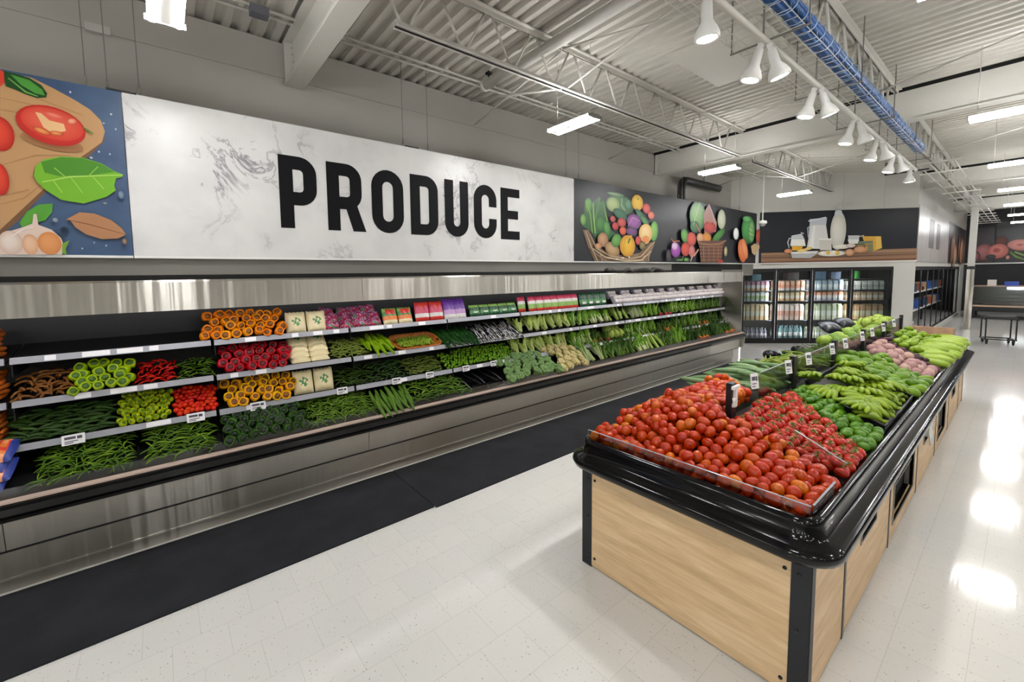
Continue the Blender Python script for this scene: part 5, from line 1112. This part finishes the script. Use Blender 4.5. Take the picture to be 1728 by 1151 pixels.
K_crumb = Kind('chopped_greens', MB().ell((0, 0, 0), (.014, .011, .009), 6, 4), PM('chopped_green', ['#8cab3c', '#9cb84a', '#7a9a30', '#b4c664'], .5, 40, .4), 'greens')
bulk('chopped_greens', K_crumb, [(Vector((2.38 + U(-.22, .22), 4.36 + (q := U(-.09, .1)) * .93, 1.185 + q * .37 + .05 + U(0, .015))), rand_rot(), U(.8, 1.2)) for _ in range(420)], 'chopped pale greens filling the orange wicker tray', 'greens')
face(K_cuc, 2.7, 3.2, 2, 'dark green cucumber in the pile right of the wicker tray', 'cucumbers', .05, .06, 5, downslope(.35), .02, .4, slope=28)
face(K_glint, 3.2, 3.98, 2, 'dark aubergine with painted white highlights in the row on the second shelf', 'aubergines with painted highlights', .036, .07, 4, downslope(.15), .016, .3, slope=28)
# third tier
face(K_dgp, -.9, -.34, 3, 'long dark green pepper in the heap on the lowest shelf', 'long dark green peppers', .07, .028, 10, lie(.6), .014, .6)
face(K_tomatillo, -.34, .01, 3, 'yellow-green tomatillo in the heap on the lowest shelf', 'tomatillos', .046, .042, 7, face_view, .024, .4, slope=40)
face(K_hab, .02, .34, 3, 'small red pepper in the heap beside the yellow bell peppers', 'small red peppers', .040, .036, 8, lambda: rand_rot(), .02, .5, slope=36)
face(K_yl, .37, .97, 3, 'yellow bell pepper in the heap on the lowest shelf', 'yellow bell peppers', .078, .074, 4, face_view, .033, .3, slope=40)
for k in range(2): K_bcream.put((1.07 + .2 * k, 4.24, .875), (R(-18), 0, R(U(-3, 3))), ('cream bag with a green motif next to the yellow peppers', 'cream bag with a green motif next to the dark long beans')[k], 'cream bags on the lowest shelf', (1, 1, 1.1))
face(K_bean3, 1.38, 1.74, 3, 'dark green long bean right of the lowest cream bags', 'dark green beans', .07, .026, 10, lie(1.2), .01, .7)
face(K_dgp, 1.76, 2.18, 3, 'slim dark green pepper between the long beans and the okra', 'slim dark peppers', .06, .03, 9, lie(.7), .012, .6, (.55, .7))
face(K_okra, 2.2, 2.66, 3, 'brownish green okra pod in the heap on the lowest shelf', 'okra pods', .045, .026, 10, lie(1.0), .01, .6)
face(K_sprout, 2.7, 3.85, 3, 'small bright green sprout in the long heap on the lowest shelf', 'bright green sprouts', .039, .036, 8, lambda: rand_rot(), .018, .6, slope=34)
# bottom deck
rest = face(K_chili, -.78, -.22, 0, 'thin green chilli in the big heap at the foot of the case', 'thin green chillies', .034, .026, 22, lie(1.5), .012, .8, (.8, 1.1), slope=20, cap=290, edge=.08)
bulk('chilli_heap', K_chili, rest, 'mass of thin green chillies at the back of the big heap', 'chillies', 'thin green chillies')
face(K_longch, -.19, .32, 0, 'long green chilli in the heap left of the dark green bell peppers', 'long green chillies', .05, .030, 17, lie(1.3), .012, .7, slope=20, edge=.1)
face(K_dg, .36, 1.0, 0, 'dark green bell pepper in the heap at the foot of the case', 'dark green bell peppers', .08, .078, 6, face_view, .034, .3, slope=20, edge=.06)
rest = face(K_bean, 1.04, 1.66, 0, 'thin green bean in the heap right of the dark green bell peppers', 'thin green beans', .04, .026, 19, lie(1.5), .01, .8, (.9, 1.2), slope=20, cap=295)
bulk('bean_heap', K_bean, rest, 'mass of thin green beans at the back of their heap', 'beans', 'thin green beans')
face(K_gourdg, 1.7, 2.1, 0, 'long green gourd lying down the slope at the foot of the case', 'long green gourds', .062, .09, 3, downslope(.2), .022, .2, (.7, .85), slope=20)
face(K_longch, 2.1, 2.82, 0, 'long bright green pepper left of the empty black bins', 'bright green peppers', .062, .034, 14, lie(1.3), .013, .7, (.9, 1.2), slope=20)
face(K_broc, 3.44, 4.32, 0, 'broccoli head in the heap right of the empty bins', 'broccoli heads', .145, .115, 4, lambda: aim((U(-.4, .4), -.7, 1), U(0, 6)), .04, .3, (.95, 1.2), slope=24)
face(K_caul, 4.4, 5.0, 0, 'cauliflower in the heap beside the broccoli', 'cauliflowers', .14, .105, 5, lambda: aim((U(-.4, .4), -.7, 1), U(0, 6)), .04, .3, (.9, 1.1), slope=26)
# leafy greens: bunches side by side along the three lower tiers
def leafy(tier, x0, x1, seq, where, step=.15):
    x = x0; k = 0
    while x < x1:
        kind, colour = seq[min(len(seq) - 1, int((x - x0) / (x1 - x0) * len(seq)))]
        if tier == 0: y, z = 3.93, .67
        else: y, z = SH[tier][0] + .06, SH[tier][1] + .03
        for row in range(2 if tier else 3):
            if row and U(0, 1) < .12: continue
            kind.put((x + U(-.03, .03) + .05 * row, y + row * .14 + U(-.01, .02), z + row * (.06 if tier else .045) + U(0, .015)), aim((U(-.35, .2), U(.55, .95), 1.0 if tier else .85), U(0, 6)),
                     '%s %s in the row of greens on %s' % (colour, kind.cat if kind.cat.endswith('s') else kind.cat, where), '%s on %s' % (kind.cat, where), U(.84, 1.06) if tier else U(.9, 1.15))
        x += step * U(.85, 1.15); k += 1
leafy(2, 4.05, 11.0 - .75, [(K_rom, 'pale green'), (K_rom, 'pale green'), (K_rom2, 'fresh green'), (K_bok, 'white-ribbed'), (K_cel, 'light'), (K_onion, 'thin-leaved'), (K_chard, 'mid green'), (K_rad, 'red'), (K_rom2, 'fresh green'), (K_chard, 'mid green'), (K_kale, 'dark'), (K_kale, 'dark')], 'the second shelf')
leafy(3, 3.95, 10.25, [(K_rom, 'pale green'), (K_rom, 'pale green'), (K_bok, 'white-ribbed'), (K_rad, 'red'), (K_cab, 'pale'), (K_rom2, 'fresh green'), (K_chard, 'mid green'), (K_crb, 'orange'), (K_kale, 'dark'), (K_chard, 'mid green'), (K_crb, 'orange'), (K_kale, 'dark')], 'the lowest shelf')
leafy(0, 5.1, 10.3, [(K_onion, 'thin-leaved'), (K_kale, 'dark'), (K_kale, 'dark'), (K_bok, 'white-ribbed'), (K_cel, 'light'), (K_kale, 'dark'), (K_chard, 'mid green'), (K_herb, 'fine'), (K_crb, 'orange'), (K_herb, 'fine'), (K_kale, 'dark'), (K_crb, 'orange')], 'the bottom deck', .15)
# carrots at the left end
for t in (1, 2, 3):
    ys, zs = SH[t]
    for i in range(6):
        for j in range(3):
            K_carrot.put((-1.02 + .035 * j + U(-.01, .01), ys + .14 + .0 * i, zs + .035 + .036 * i), aim_x((U(-.1, .1), -1, U(-.05, .12)), U(0, 6)), 'carrot in the upright stack at the left end of the %s shelf' % ('top', 'second', 'lowest')[t - 1], 'stacked carrots on the %s shelf' % ('top', 'second', 'lowest')[t - 1], 1.1)
            if t == 1 and i > 4: continue
for k in range(4): K_bcar.put((-1.0 + .03 * (k % 2), 3.95 + .03 * k, .66 + .055 * k), (R(-62), 0, R(U(-5, 5) - 8)), 'orange bag of carrots stacked at the left foot of the case', 'carrot bags')
# ---------------------------------------------------------------- produce on the island
def sm(t): t = max(0, min(1, t)); return t * t * (3 - 2 * t)
def zbed(x, y):
    """height of the heaps: low at the rim, high along the spine"""
    if y < YM: return .865 + .155 * sm((y - .53) / .62)
    return .90 + .16 * sm((1.80 - y) / .38)
# plum tomatoes: the three hundred nearest are pieces, the rest a mass
cand = []
for j in range(40):
    for i in range(40):
        x = 2.322 + i * .0625 + (j % 2) * .0312 + U(-.011, .011); y = .572 + j * .0585 + U(-.011, .011)
        if y > 1.745 or x < 2.31: continue
        lim = 2.83 + .0 * y if y < YM - .02 else 3.6 - .25 * sm((1.4 - y) / .3)
        if YM - .06 < y < YM + .06 and x > 2.86: continue
        if x > lim: continue
        full = zbed(x, y) + .055 * (1 if y > .62 else .5); f_ = sm((x - 2.27) / .5)
        hh = .902 + (full - .902) * f_ + U(-.013, .015)
        cand.append((Vector((x, y, hh)), rand_rot(), U(.9, 1.12)))
        if U(0, 1) < .06: cand.append((Vector((x + .02, y + .02, hh + .042)), rand_rot(), U(.85, 1.05)))
camp = Vector((0, 0, 2.0)); cand.sort(key=lambda c: (c[0] - camp).length)
for l, r_, s_ in cand[:300]: K_roma.put(l, r_, 'plum tomato in the big red heap at the near end of the island', 'plum tomatoes', s_)
under = [(l - Vector((0, 0, .058)) + Vector((.02, .02, 0)), rand_rot(), 1.0) for l, r_, s_ in cand[::1]]
bulk('plum_tomato_heap', K_roma, cand[300:] + under, 'plum tomatoes deeper in the big heap and at its far left', 'tomatoes', 'plum tomatoes')
# right-hand beds: regions run obliquely across the slope
def region(kind, lo, hi, label, group, dx, dy, rot, lift=.03, ya=.56, yb=1.07, scale=(.9, 1.1), jit=.3, second=.15):
    n = 0; y = ya; r_ = 0
    while y < yb:
        t = (y - .5) / .6
        a, b = lo[0] + (lo[1] - lo[0]) * t, hi[0] + (hi[1] - hi[0]) * t
        x = a + dx * .5 + (dx * .5 if r_ % 2 else 0)
        while x < b - dx * .3:
            z = zbed(x, y) + lift
            kind.put((x + U(-jit, jit) * dx * .5, y + U(-jit, jit) * dy * .5, z + U(-.004, .01)), rot(), label, group, U(*scale))
            if U(0, 1) < second: kind.put((x + dx * .5, y + dy * .4, z + lift * .9), rot(), label, group, U(*scale))
            x += dx
        y += dy; r_ += 1
up = lambda: aim((U(-.5, .5), U(-.7, .3), 1), U(0, 6))
lying = lambda: Euler((U(-.5, .5), U(-.4, .4), U(-2.6, 2.6)))
region(K_tom, (2.86, 2.86), (3.3, 3.95), 'red vine tomato with a green calyx behind the clear slanted divider', 'vine tomatoes', .066, .062, up, .035)
region(K_lime, (3.32, 3.97), (3.85, 4.22), 'dark green lime in the heap between tomatoes and plantains', 'limes', .062, .055, lying, .03)
ti = thing('black_tray', 'shallow black tray holding the plantain hands', 'tray', (0, 0, 0))
mb = MB()
cs = [(3.92, .54), (5.05, .54), (5.25, 1.08), (4.28, 1.08)]
for e in range(4):
    a, b = cs[e], cs[(e + 1) % 4]
    mb.tube([(a[0], a[1], zbed(*a) + .06), ((a[0] + b[0]) / 2, (a[1] + b[1]) / 2, zbed((a[0] + b[0]) / 2, (a[1] + b[1]) / 2) + .05), (b[0], b[1], zbed(*b) + .06)], .007, 6)
mb.build('tray_rim', m_black, ti)
mb = MB()
for e in range(4):
    a, b = cs[e], cs[(e + 1) % 4]
    mb.add([(a[0], a[1], zbed(*a) - .01), (b[0], b[1], zbed(*b) - .01), (b[0], b[1], zbed(*b) + .06), (a[0], a[1], zbed(*a) + .06)], [(0, 1, 2, 3)])
mb.add([(c[0], c[1], zbed(*c) + .0) for c in cs], [(0, 1, 2, 3)])
mb.build('tray_body', m_dark, ti)
k = 0
for y, xs in ((.565, (4.05, 4.2, 4.36, 4.52, 4.68, 4.84, 4.98)), (.655, (4.1, 4.27, 4.42, 4.6, 4.76, 4.93)), (.76, (4.15, 4.32, 4.48, 4.64, 4.8, 5.0)), (.87, (4.25, 4.42, 4.58, 4.74, 4.9, 5.06)), (1.0, (4.36, 4.52, 4.68, 4.84, 5.0, 5.14))):
    for x in xs:
        K_plant.put((x + U(-.03, .03), y + U(-.02, .02), zbed(x, y) + .05 + .03 * sm((y - .55) / .2) + U(0, .025)), Euler((U(-.35, .35), U(-.25, .25), U(.4, 2.7) if y < .75 else U(2.2, 5.2))), 'hand of green plantains heaped in the black tray', 'plantain hands', U(.85, 1.0)); k += 1
region(K_mango, (5.12, 5.28), (5.95, 6.35), 'green mango in the heap behind the plantains', 'green mangoes', .10, .082, lying, .05, second=.25)
region(K_turn, (5.97, 6.38), (6.5, 7.25), 'pinkish purple turnip in the band behind the green mangoes', 'turnips', .10, .088, lambda: rand_rot(), .055, second=.25)
region(K_swp, (6.52, 7.28), (6.75, 7.65), 'dark brown root in the narrow strip behind the turnips', 'dark roots', .12, .07, lying, .04)
region(K_chay, (6.78, 7.68), (9.2, 9.1), 'bright green chayote in the large heap at the far end', 'chayotes', .118, .092, lying, .06, ya=.72, scale=(.72, .9), second=.3)
region(K_squash, (6.95, 6.95), (9.3, 9.3), 'pale green squash lying along the right rim at the far end', 'pale squashes', .22, .07, lambda: Euler((0, 0, U(1.2, 1.8))), .05, ya=.6, yb=.7, second=.4)
bx = tag(MB().box(9.26, 9.30, .62, 1.08, .98, 1.12).box(9.3, 9.55, .62, 1.08, .96, .98).box(9.3, 9.55, .62, .64, .98, 1.1).box(9.3, 9.55, 1.06, 1.08, .98, 1.1).build('shallow_crate', tint_mat('crate_board', '#b08a74', '#9a7460', .7, 8)), 'shallow brown crate at the far end of the island', 'crate')
# left-hand beds behind the spine
def left_bed(kind, x0, x1, label, group, dx, dy, rot, lift, ya=1.2, yb=1.72, scale=(.9, 1.1), jit=.35, second=.15):
    y = ya; r_ = 0
    while y < yb:
        x = x0 + (dx * .5 if r_ % 2 else 0)
        while x < x1:
            kind.put((x + U(-jit, jit) * dx, y + U(-jit, jit) * dy * .5, zbed(x, y) + lift + U(-.004, .012)), rot(), label, group, U(*scale))
            if U(0, 1) < second: kind.put((x + U(-.03, .03), y, zbed(x, y) + lift * 2.4), rot(), label, group, U(*scale))
            x += dx
        y += dy; r_ += 1
across = lambda: Euler((U(-3, 3), U(-.1, .1), R(90) + U(-.45, .45)))
left_bed(K_loofah, 3.62, 4.3, 'long ridged green gourd in the pile behind the plum tomatoes', 'ridged gourds', .058, .17, across, .045, ya=1.28, second=.4)
left_bed(K_fine, 4.3, 5.25, 'thin pale green bean in the tangle behind the ridged gourds', 'thin pale beans', .045, .085, lambda: Euler((U(-3, 3), U(-.2, .25), U(-3, 3))), .04, ya=1.22, second=.3)
left_bed(K_bean3, 5.3, 6.3, 'dark green bean on the far side of the island spine', 'beans behind the spine', .05, .07, lambda: Euler((U(-3, 3), U(-.3, .3), U(-3, 3))), .03, second=.25)
for k, (x, y, a) in enumerate(((4.95, 1.66, .3), (5.13, 1.69, 1.1), (5.08, 1.57, 2.0), (5.42, 1.64, .8), (5.62, 1.68, 2.4), (5.85, 1.66, .4), (6.05, 1.6, 1.6), (6.3, 1.66, .2))):
    K_egg.put((x, y, zbed(x, y) + .07 + (.05 if k == 2 else 0)), Euler((U(-.3, .3), U(-.2, .2), a)), 'glossy black aubergine along the left rim of the island', 'black aubergines')
left_bed(K_melon, 6.55, 8.6, 'pale green melon in the heap on the far left of the island', 'green melons', .26, .19, lambda: rand_rot(), .055, ya=1.34, second=.0)
K_bag2 = bag('dark_produce_bag', .26, .2, .13, [ink('bag_slate', '#23262e'), ink('bag_pale_slate', '#6a707c')], [0, 0, 1, 0])
for k, (x, y) in enumerate(((7.6, 1.6), (8.0, 1.64), (8.45, 1.6))): K_bag2.put((x, y, zbed(x, y) + .14), (R(-60), R(U(-20, 20)), U(-1, 1)), ('dark wrapped bag on the melons, nearest of three', 'dark wrapped bag on the melons, middle of three', 'dark wrapped bag on the melons, farthest of three')[k], 'dark bags on the melons')
left_bed(K_cab, 8.65, 9.35, 'pale cabbage in the cluster at the far left corner of the island', 'pale cabbages', .2, .17, lambda: Euler((U(-.5, .5), U(-.5, .5), U(0, 6))), .03, ya=1.3, second=.2)
# ---------------------------------------------------------------- dairy cooler with four glass doors
dc = thing('dairy_cooler', 'black-framed glass-door dairy cooler on the angled back wall', 'cooler'); dc.matrix_world = TD
DX = [-.39, .485, 1.405, 2.385, 3.40]
MB().box(-.39, 3.41, .0, .75, 0, .07).box(-.39, 3.41, .0, .75, 2.03, 2.07).box(-.39, -.36, 0, .75, .07, 2.03).box(3.38, 3.41, 0, .75, .07, 2.03).build('cabinet', m_black, dc)
MB().box(-.39, 3.41, .74, .78, 0, 2.07).build('back', m_void, dc)
ROWZ = [.11, .64, 1.17, 1.46]
m_pale = M('cooler_shelf', '#3a3d42', .4)
for z in ROWZ:
    MB().box(-.36, 3.38, .10, .7, z - .02, z).build('shelf', m_pale, dc)
for k, x in enumerate(DX):
    MB().box(x - .015, x + .015, .015, .03, .12, 2.0).build('light_strip', m_strip2, dc)
for k in range(4):
    a, b = DX[k] + .004, DX[k + 1] - .004
    d_ = MB().box(a, a + .06, -.03, .01, .075, 2.045).box(b - .06, b, -.03, .01, .075, 2.045).box(a + .06, b - .06, -.03, .01, .075, .15).box(a + .06, b - .06, -.03, .01, 1.985, 2.045).build('door', m_black, dc)
    MB().box(a + .06, b - .06, -.012, -.006, .15, 1.985).build('glass', m_glass, d_)
    MB().tube([(b - .03, -.05, .9), (b - .03, -.05, 1.35)], .011, 8).tube([(b - .03, -.03, .92), (b - .03, -.05, .92)], .008, 6).tube([(b - .03, -.03, 1.33), (b - .03, -.05, 1.33)], .008, 6).build('handle', m_black, d_)
CART = {}
def pale(c, t=.38):
    c = c.lstrip('#'); v = [int(c[i:i + 2], 16) for i in (0, 2, 4)]; e = (240, 232, 220)
    return '#%02x%02x%02x' % tuple(int(a + (b - a) * t) for a, b in zip(v, e))
def carton(cols, w_, h_, d_=.1, bottle=False):
    cols = [pale(c) for c in cols]
    key = (tuple(cols), w_, h_, bottle)
    if key not in CART:
        mb = MB(); n = len(cols)
        if bottle:
            mb.lathe([(w_ * .38, 0), (w_ * .45, .01), (w_ * .45, h_ * .62), (w_ * .36, h_ * .76), (w_ * .17, h_ * .88), (w_ * .17, h_ * .9)], 12, 0)
            mb.lathe([(w_ * .45 + .001, h_ * .2), (w_ * .45 + .001, h_ * .5)], 12, 1); mb.lathe([(w_ * .2, h_ * .9), (w_ * .2, h_)], 12, 2 % n)
            nm, ct_ = 'milk_bottle', 'bottle'
        else:
            for i in range(n): mb.box(-w_ / 2, w_ / 2, -d_ / 2, d_ / 2, h_ * .86 * i / n, h_ * .86 * (i + 1) / n, i)
            mb.prism([(-d_ / 2, h_ * .86), (d_ / 2, h_ * .86), (.004, h_), (-.004, h_)], -w_ / 2, w_ / 2, n - 1, axes='yz')
            mb.box(-w_ * .3, w_ * .3, -d_ / 2 - .001, -d_ / 2, h_ * .22, h_ * .42, (1 if n > 1 else 0))
            nm, ct_ = 'carton', 'carton'
        CART[key] = Kind(nm, mb, [ink('ctn_' + c.lstrip('#'), c, .4) for c in cols], ct_)
    return CART[key]
W1 = '#e2ddd6'
ROWS = {0: [(['#3c3a58', '#c8b4c4', '#35586a'], .30, 'dark-capped purple', True), (['#d8a050', '#ece0c0', '#e0b878'], .44, 'cream and gold', False), (['#c8d2dc', '#8cb450', '#e6e8e4'], .26, 'green and white', False), (['#e09850', '#ece4dc', '#a85a78'], .28, 'orange and plum', False)],
        1: [(['#2a6a74', '#e4ece8', '#3c8c94'], .36, 'teal and white', True), (['#e0b49c', '#d07858', '#f0d4c4'], .44, 'salmon pink', False), (['#dc9040', '#f0e0c4', '#c8a468'], .26, 'amber', False), (['#e8dcd0', '#d8683c', '#e8a070'], .28, 'white and orange', False)],
        2: [(['#b4bc90', '#e8ead8', '#8c9c70'], .32, 'sage green', False), (['#c0c494', '#ecead4', '#a8b480'], .44, 'pale green', False), (['#a8a4b0', '#e8e4e0', '#d8703c'], .26, 'white with orange top', False), (['#b0c0c8', '#e4e8e8', '#7c98ac'], .28, 'pale blue', False)],
        3: [(['#c8c0a0', '#e8e4d0', '#b0a880'], .32, 'beige', False), (['#d8a850', '#e8d8a0', '#b87838'], .42, 'yellow', False), (['#d89858', '#ecdcc4', '#a87848'], .24, 'tan', False), (['#d4d2c8', '#a8a898', '#e4e2d8'], .24, 'grey and white', False)]}
DOORN = ['leftmost', 'second', 'third', 'rightmost']; SHN = ['bottom', 'second lowest', 'third', 'top']
for dk in range(4):
    a, b = DX[dk] + .07, DX[dk + 1] - .07
    for sk, (cols, h_, desc, bot) in enumerate(ROWS[dk]):
        n = 6; w_ = (b - a) / n
        K = carton(cols, round(w_ * .7, 3), h_, .1, bot)
        for i in range(n):
            for rr in range(2):
                p = TD @ Vector((a + w_ * (i + .5) + U(-.006, .006), .17 + rr * .14, ROWZ[sk]))
                K.put(p, (0, 0, AD + U(-.06, .06)), '%s %s on the %s shelf behind the %s glass door' % (desc, K.cat, SHN[sk], DOORN[dk]), '%s %ss' % (desc, K.cat))
for k, (x, c, ww, hh, s_) in enumerate(((.1, '#4a6a74', .24, .17, 'grey-blue box at the top behind the leftmost glass door'), (1.05, '#3c2c28', .3, .2, 'dark brown box at the top behind the second glass door'), (1.75, '#4a6478', .3, .22, 'blue-grey box at the top left behind the third glass door'), (2.15, '#3a4c64', .24, .2, 'dark blue box at the top right behind the third glass door'), (2.68, '#3a9a3a', .24, .22, 'bright green tub at the top behind the rightmost glass door'))):
    m_ = ink('topbox_%d' % k, c, .5); p = TD @ Vector((x, .3, 1.75))
    if k == 4: o = MB().lathe([(ww * .4, 0), (ww * .5, .02), (ww * .5, hh * .85), (ww * .44, hh)], 16).build('green_tub', m_); cat_ = 'tub'
    else: o = MB().box(-ww / 2, ww / 2, -.1, .1, 0, hh).box(-ww / 2 - .004, ww / 2 + .004, -.104, .104, hh * .82, hh).build('storage_box', m_); cat_ = 'box'
    o.location = p; o.rotation_euler = (0, 0, AD); tag(o, s_, cat_)
sh_ = MB().box(-.36, 3.38, .16, .7, 1.73, 1.745).build('upper_shelf', m_pale, dc)

# ---------------------------------------------------------------- barred gate in the side wall and what stands behind it
gt = thing('security_gate', 'black barred gate filling the opening in the white side wall', 'gate', (0, 0, 0))
gx0, gx1, gy = CX + .12, GX1, CY + .04
mb = MB().box(gx0, gx1, gy - .02, gy + .02, .02, .08).box(gx0, gx1, gy - .02, gy + .02, 1.96, 2.04).box(gx0, gx0 + .08, gy - .02, gy + .02, 0, 2.04).box(gx1 - .08, gx1, gy - .02, gy + .02, 0, 2.04)
mb.build('gate_frame', m_black, gt)
n = 10
for k in range(n):
    x = gx0 + .1 + (gx1 - gx0 - .2) * k / (n - 1)
    MB().tube([(x, gy, .05), (x, gy, 2.0)], .015, 6).build('bar', m_black, gt)
struct(MB().box(CX - .0, GX1 + 2, CY + 3.6, CY + 3.7, 0, 2.6), 'wall_store_room', MATS['black_wall_paint'])
sr = thing('storage_rack', 'dark shelf rack behind the barred gate', 'rack', (0, 0, 0))
for z in (.5, 1.15): MB().box(CX + .4, GX1 + 1.5, CY + .6, CY + 1.1, z - .04, z).build('shelf', m_white_pl, sr)
for x in (CX + .45, 20, 24, GX1 + 1.4): MB().box(x - .03, x + .03, CY + .62, CY + .68, 0, 1.3).build('upright', m_black, sr)
for k in range(22):
    x = CX + .7 + k * .62; z = (.5, 1.15)[k % 2]
    c = ('#2c5aa8', '#a85a3c', '#3c4c7a', '#b8a080', '#34506a')[k % 5]
    tag(MB().box(x - .2, x + .2, CY + .64, CY + .94, z, z + .3).box(x - .202, x + .202, CY + .638, CY + .942, z + .24, z + .302).build('goods_box', ink('goods_' + c[1:], c)), 'small goods box on the rack behind the barred gate', 'box', 'goods behind the gate')
tag(MB().box(17.3, 17.8, 2.0, 2.3, 0, .42).box(17.28, 17.82, 1.98, 2.32, .38, .44).build('white_bin', m_white_pl), 'white bin on the floor behind the barred gate', 'bin')

# steel-clad column past the side wall
cl_ = thing('column', 'white column with a steel-clad foot past the barred gate', 'column', (20.95, 1.12, 0))
MB().box(-.075, .075, -.075, .075, 2.05, Z_DECK - .01).build('shaft', m_white, cl_)
MB().box(-.08, .08, -.08, .08, 0, 1.95).build('cladding', m_steel2, cl_)
MB().box(-.085, .085, -.085, .085, 1.95, 2.05).build('band', m_black, cl_)
# rolling cart
cr_ = thing('rolling_cart', 'black rolling cart standing on the far right floor', 'cart', (17.45, .4, 0), rz=R(12))
MB().box(-.24, .24, -.26, .26, .66, .69).box(-.26, .26, -.28, -.26, .64, .71).box(-.26, .26, .26, .28, .64, .71).build('top_frame', m_black, cr_)
MB().box(-.22, .22, -.24, .24, .69, .73).build('top_pad', M('grey_pad', '#3a3a3c', .8), cr_)
for sx in (-1, 1):
    for sy in (-1, 1):
        MB().box(sx * .23 - .013, sx * .23 + .013, sy * .25 - .013, sy * .25 + .013, .13, .66).build('upright', m_black, cr_)
        MB().tube([(sx * .2, sy * .22 - .015, .04), (sx * .2, sy * .22 + .015, .04)], .04, 12).box(sx * .2 - .015, sx * .2 + .015, sy * .22 - .025, sy * .22 + .025, .05, .13).build('caster', m_black, cr_)
MB().box(-.25, .25, -.27, -.23, .12, .15).box(-.25, .25, .23, .27, .12, .15).box(-.25, -.21, -.23, .23, .12, .15).box(.21, .25, -.23, .23, .12, .15).build('lower_frame', m_black, cr_)
# meat counter and its sign
mc = thing('meat_counter', 'long glass-fronted meat counter at the far end of the shop', 'counter', (0, 0, 0))
mb = MB().box(25.6, 27.4, -6, 1.3, .32, .5)
mb.build('plinth', m_black, mc)
MB().box(25.9, 27.4, -6, 1.3, .5, .56).box(26.6, 27.4, -6, 1.3, .56, 1.2).build('display_bed', M('counter_steel', '#b0a8a0', .3, .6), mc)
MB().box(26.5, 27.5, -6, 1.32, 1.22, 1.26).box(25.5, 25.62, -6, 1.32, .48, .54).build('counter_top', M('counter_top_tan', '#b89a84', .4), mc)
MB().prism([(25.62, .54), (25.64, .54), (26.5, 1.24), (26.48, 1.24)], -6, 1.3, axes='xz').build('front_glass', m_glass, mc)
MB().prism([(25.6, .5), (27.4, .5), (27.4, 1.24), (26.5, 1.24), (25.6, .56)], 1.3, 1.33).build('end_panel', M('counter_end_tan', '#c8a894', .4), mc)
for k in range(5): MB().box(25.9 + .3 * k, 25.98 + .3 * k, 1.2, 1.28, 0, .32).build('leg', m_black, mc)
for k in range(14):
    y = 1.1 - .32 * k; x = 26.0 + .25 * (k % 3)
    tag(MB().ell((x, y, .59), (.16, .11, .035), 12, 6).build('meat_cut', ink('meat_red_%d' % (k % 2), ('#b83a30', '#d87a68')[k % 2])), 'cut of red meat on the bed of the glass counter', 'meat', 'meat in the counter')
tag(MB().box(26.8, 27.2, .2, .55, 1.26, 1.42).build('weighing_scale', M('scale_blue', '#3c5cc8', .4)), 'blue weighing scale on the meat counter', 'scale')
tag(MB().box(26.9, 27.0, .75, .98, 1.26, 1.5).box(26.92, 26.98, .8, .93, 1.255, 1.262).build('till_screen', m_white_pl), 'pale till screen on the meat counter', 'screen')
sg = thing('meat_sign', 'black sign picturing pink cuts of meat on the far wall', 'sign')
TM = Matrix.Translation((29.9, 0, 0)) @ Matrix.Rotation(R(-90), 4, 'Z')
MB().box(29.93, 29.98, -8, .95, 2.2, 4.0).build('panel', M('sign_black', '#1c1d22', .4), sg)
pt = Paint(TM, .002); pt.art(ART_MEAT); pt.mb.build('printed_picture', m_ink, sg)
MB().box(29.9, 29.98, -8, 1.8, 2.15, 2.2).build('edge_trim', m_white_pl, sg)
sg = thing('poster', 'narrow dark poster with a pink blurred print beside the meat sign', 'poster')
MB().box(29.93, 29.98, .98, 1.75, 2.2, 3.8).build('panel', M('poster_dark', '#2a2428', .4), sg)
pt = Paint(Matrix.Translation((29.925, 0, 0)) @ Matrix.Rotation(R(-90), 4, 'Z'), .002); pt.ell(-1.25, 2.7, .3, .4, 0, '#c88080', '#4a3034'); pt.ell(-1.5, 2.5, .15, .25, 0, '#b07070', '#3a2a2c'); pt.mb.build('printed_picture', m_ink, sg)

# two fill lights added to brighten the store room behind the gate
for k, x in enumerate((18.6, 23.4)):
    o = copy_tree(fx); o.location = (x, CY + 1.6, 3.75); o['label'] = 'twin-tube ceiling light over the room behind the barred gate'; o['group'] = 'added fill lights behind the gate'
# a black hose lying on top of the produce case
pts = [(5.9 + .1 * k, 4.2 + .05 * math.sin(k * .9), 2.045 + .018 * (1 + math.sin(k * 1.3))) for k in range(19)]
tag(MB().tube(pts, .03, 8).build('rubber_hose', m_black), 'black rubber hose lying on top of the produce case under the dark basket sign', 'hose')
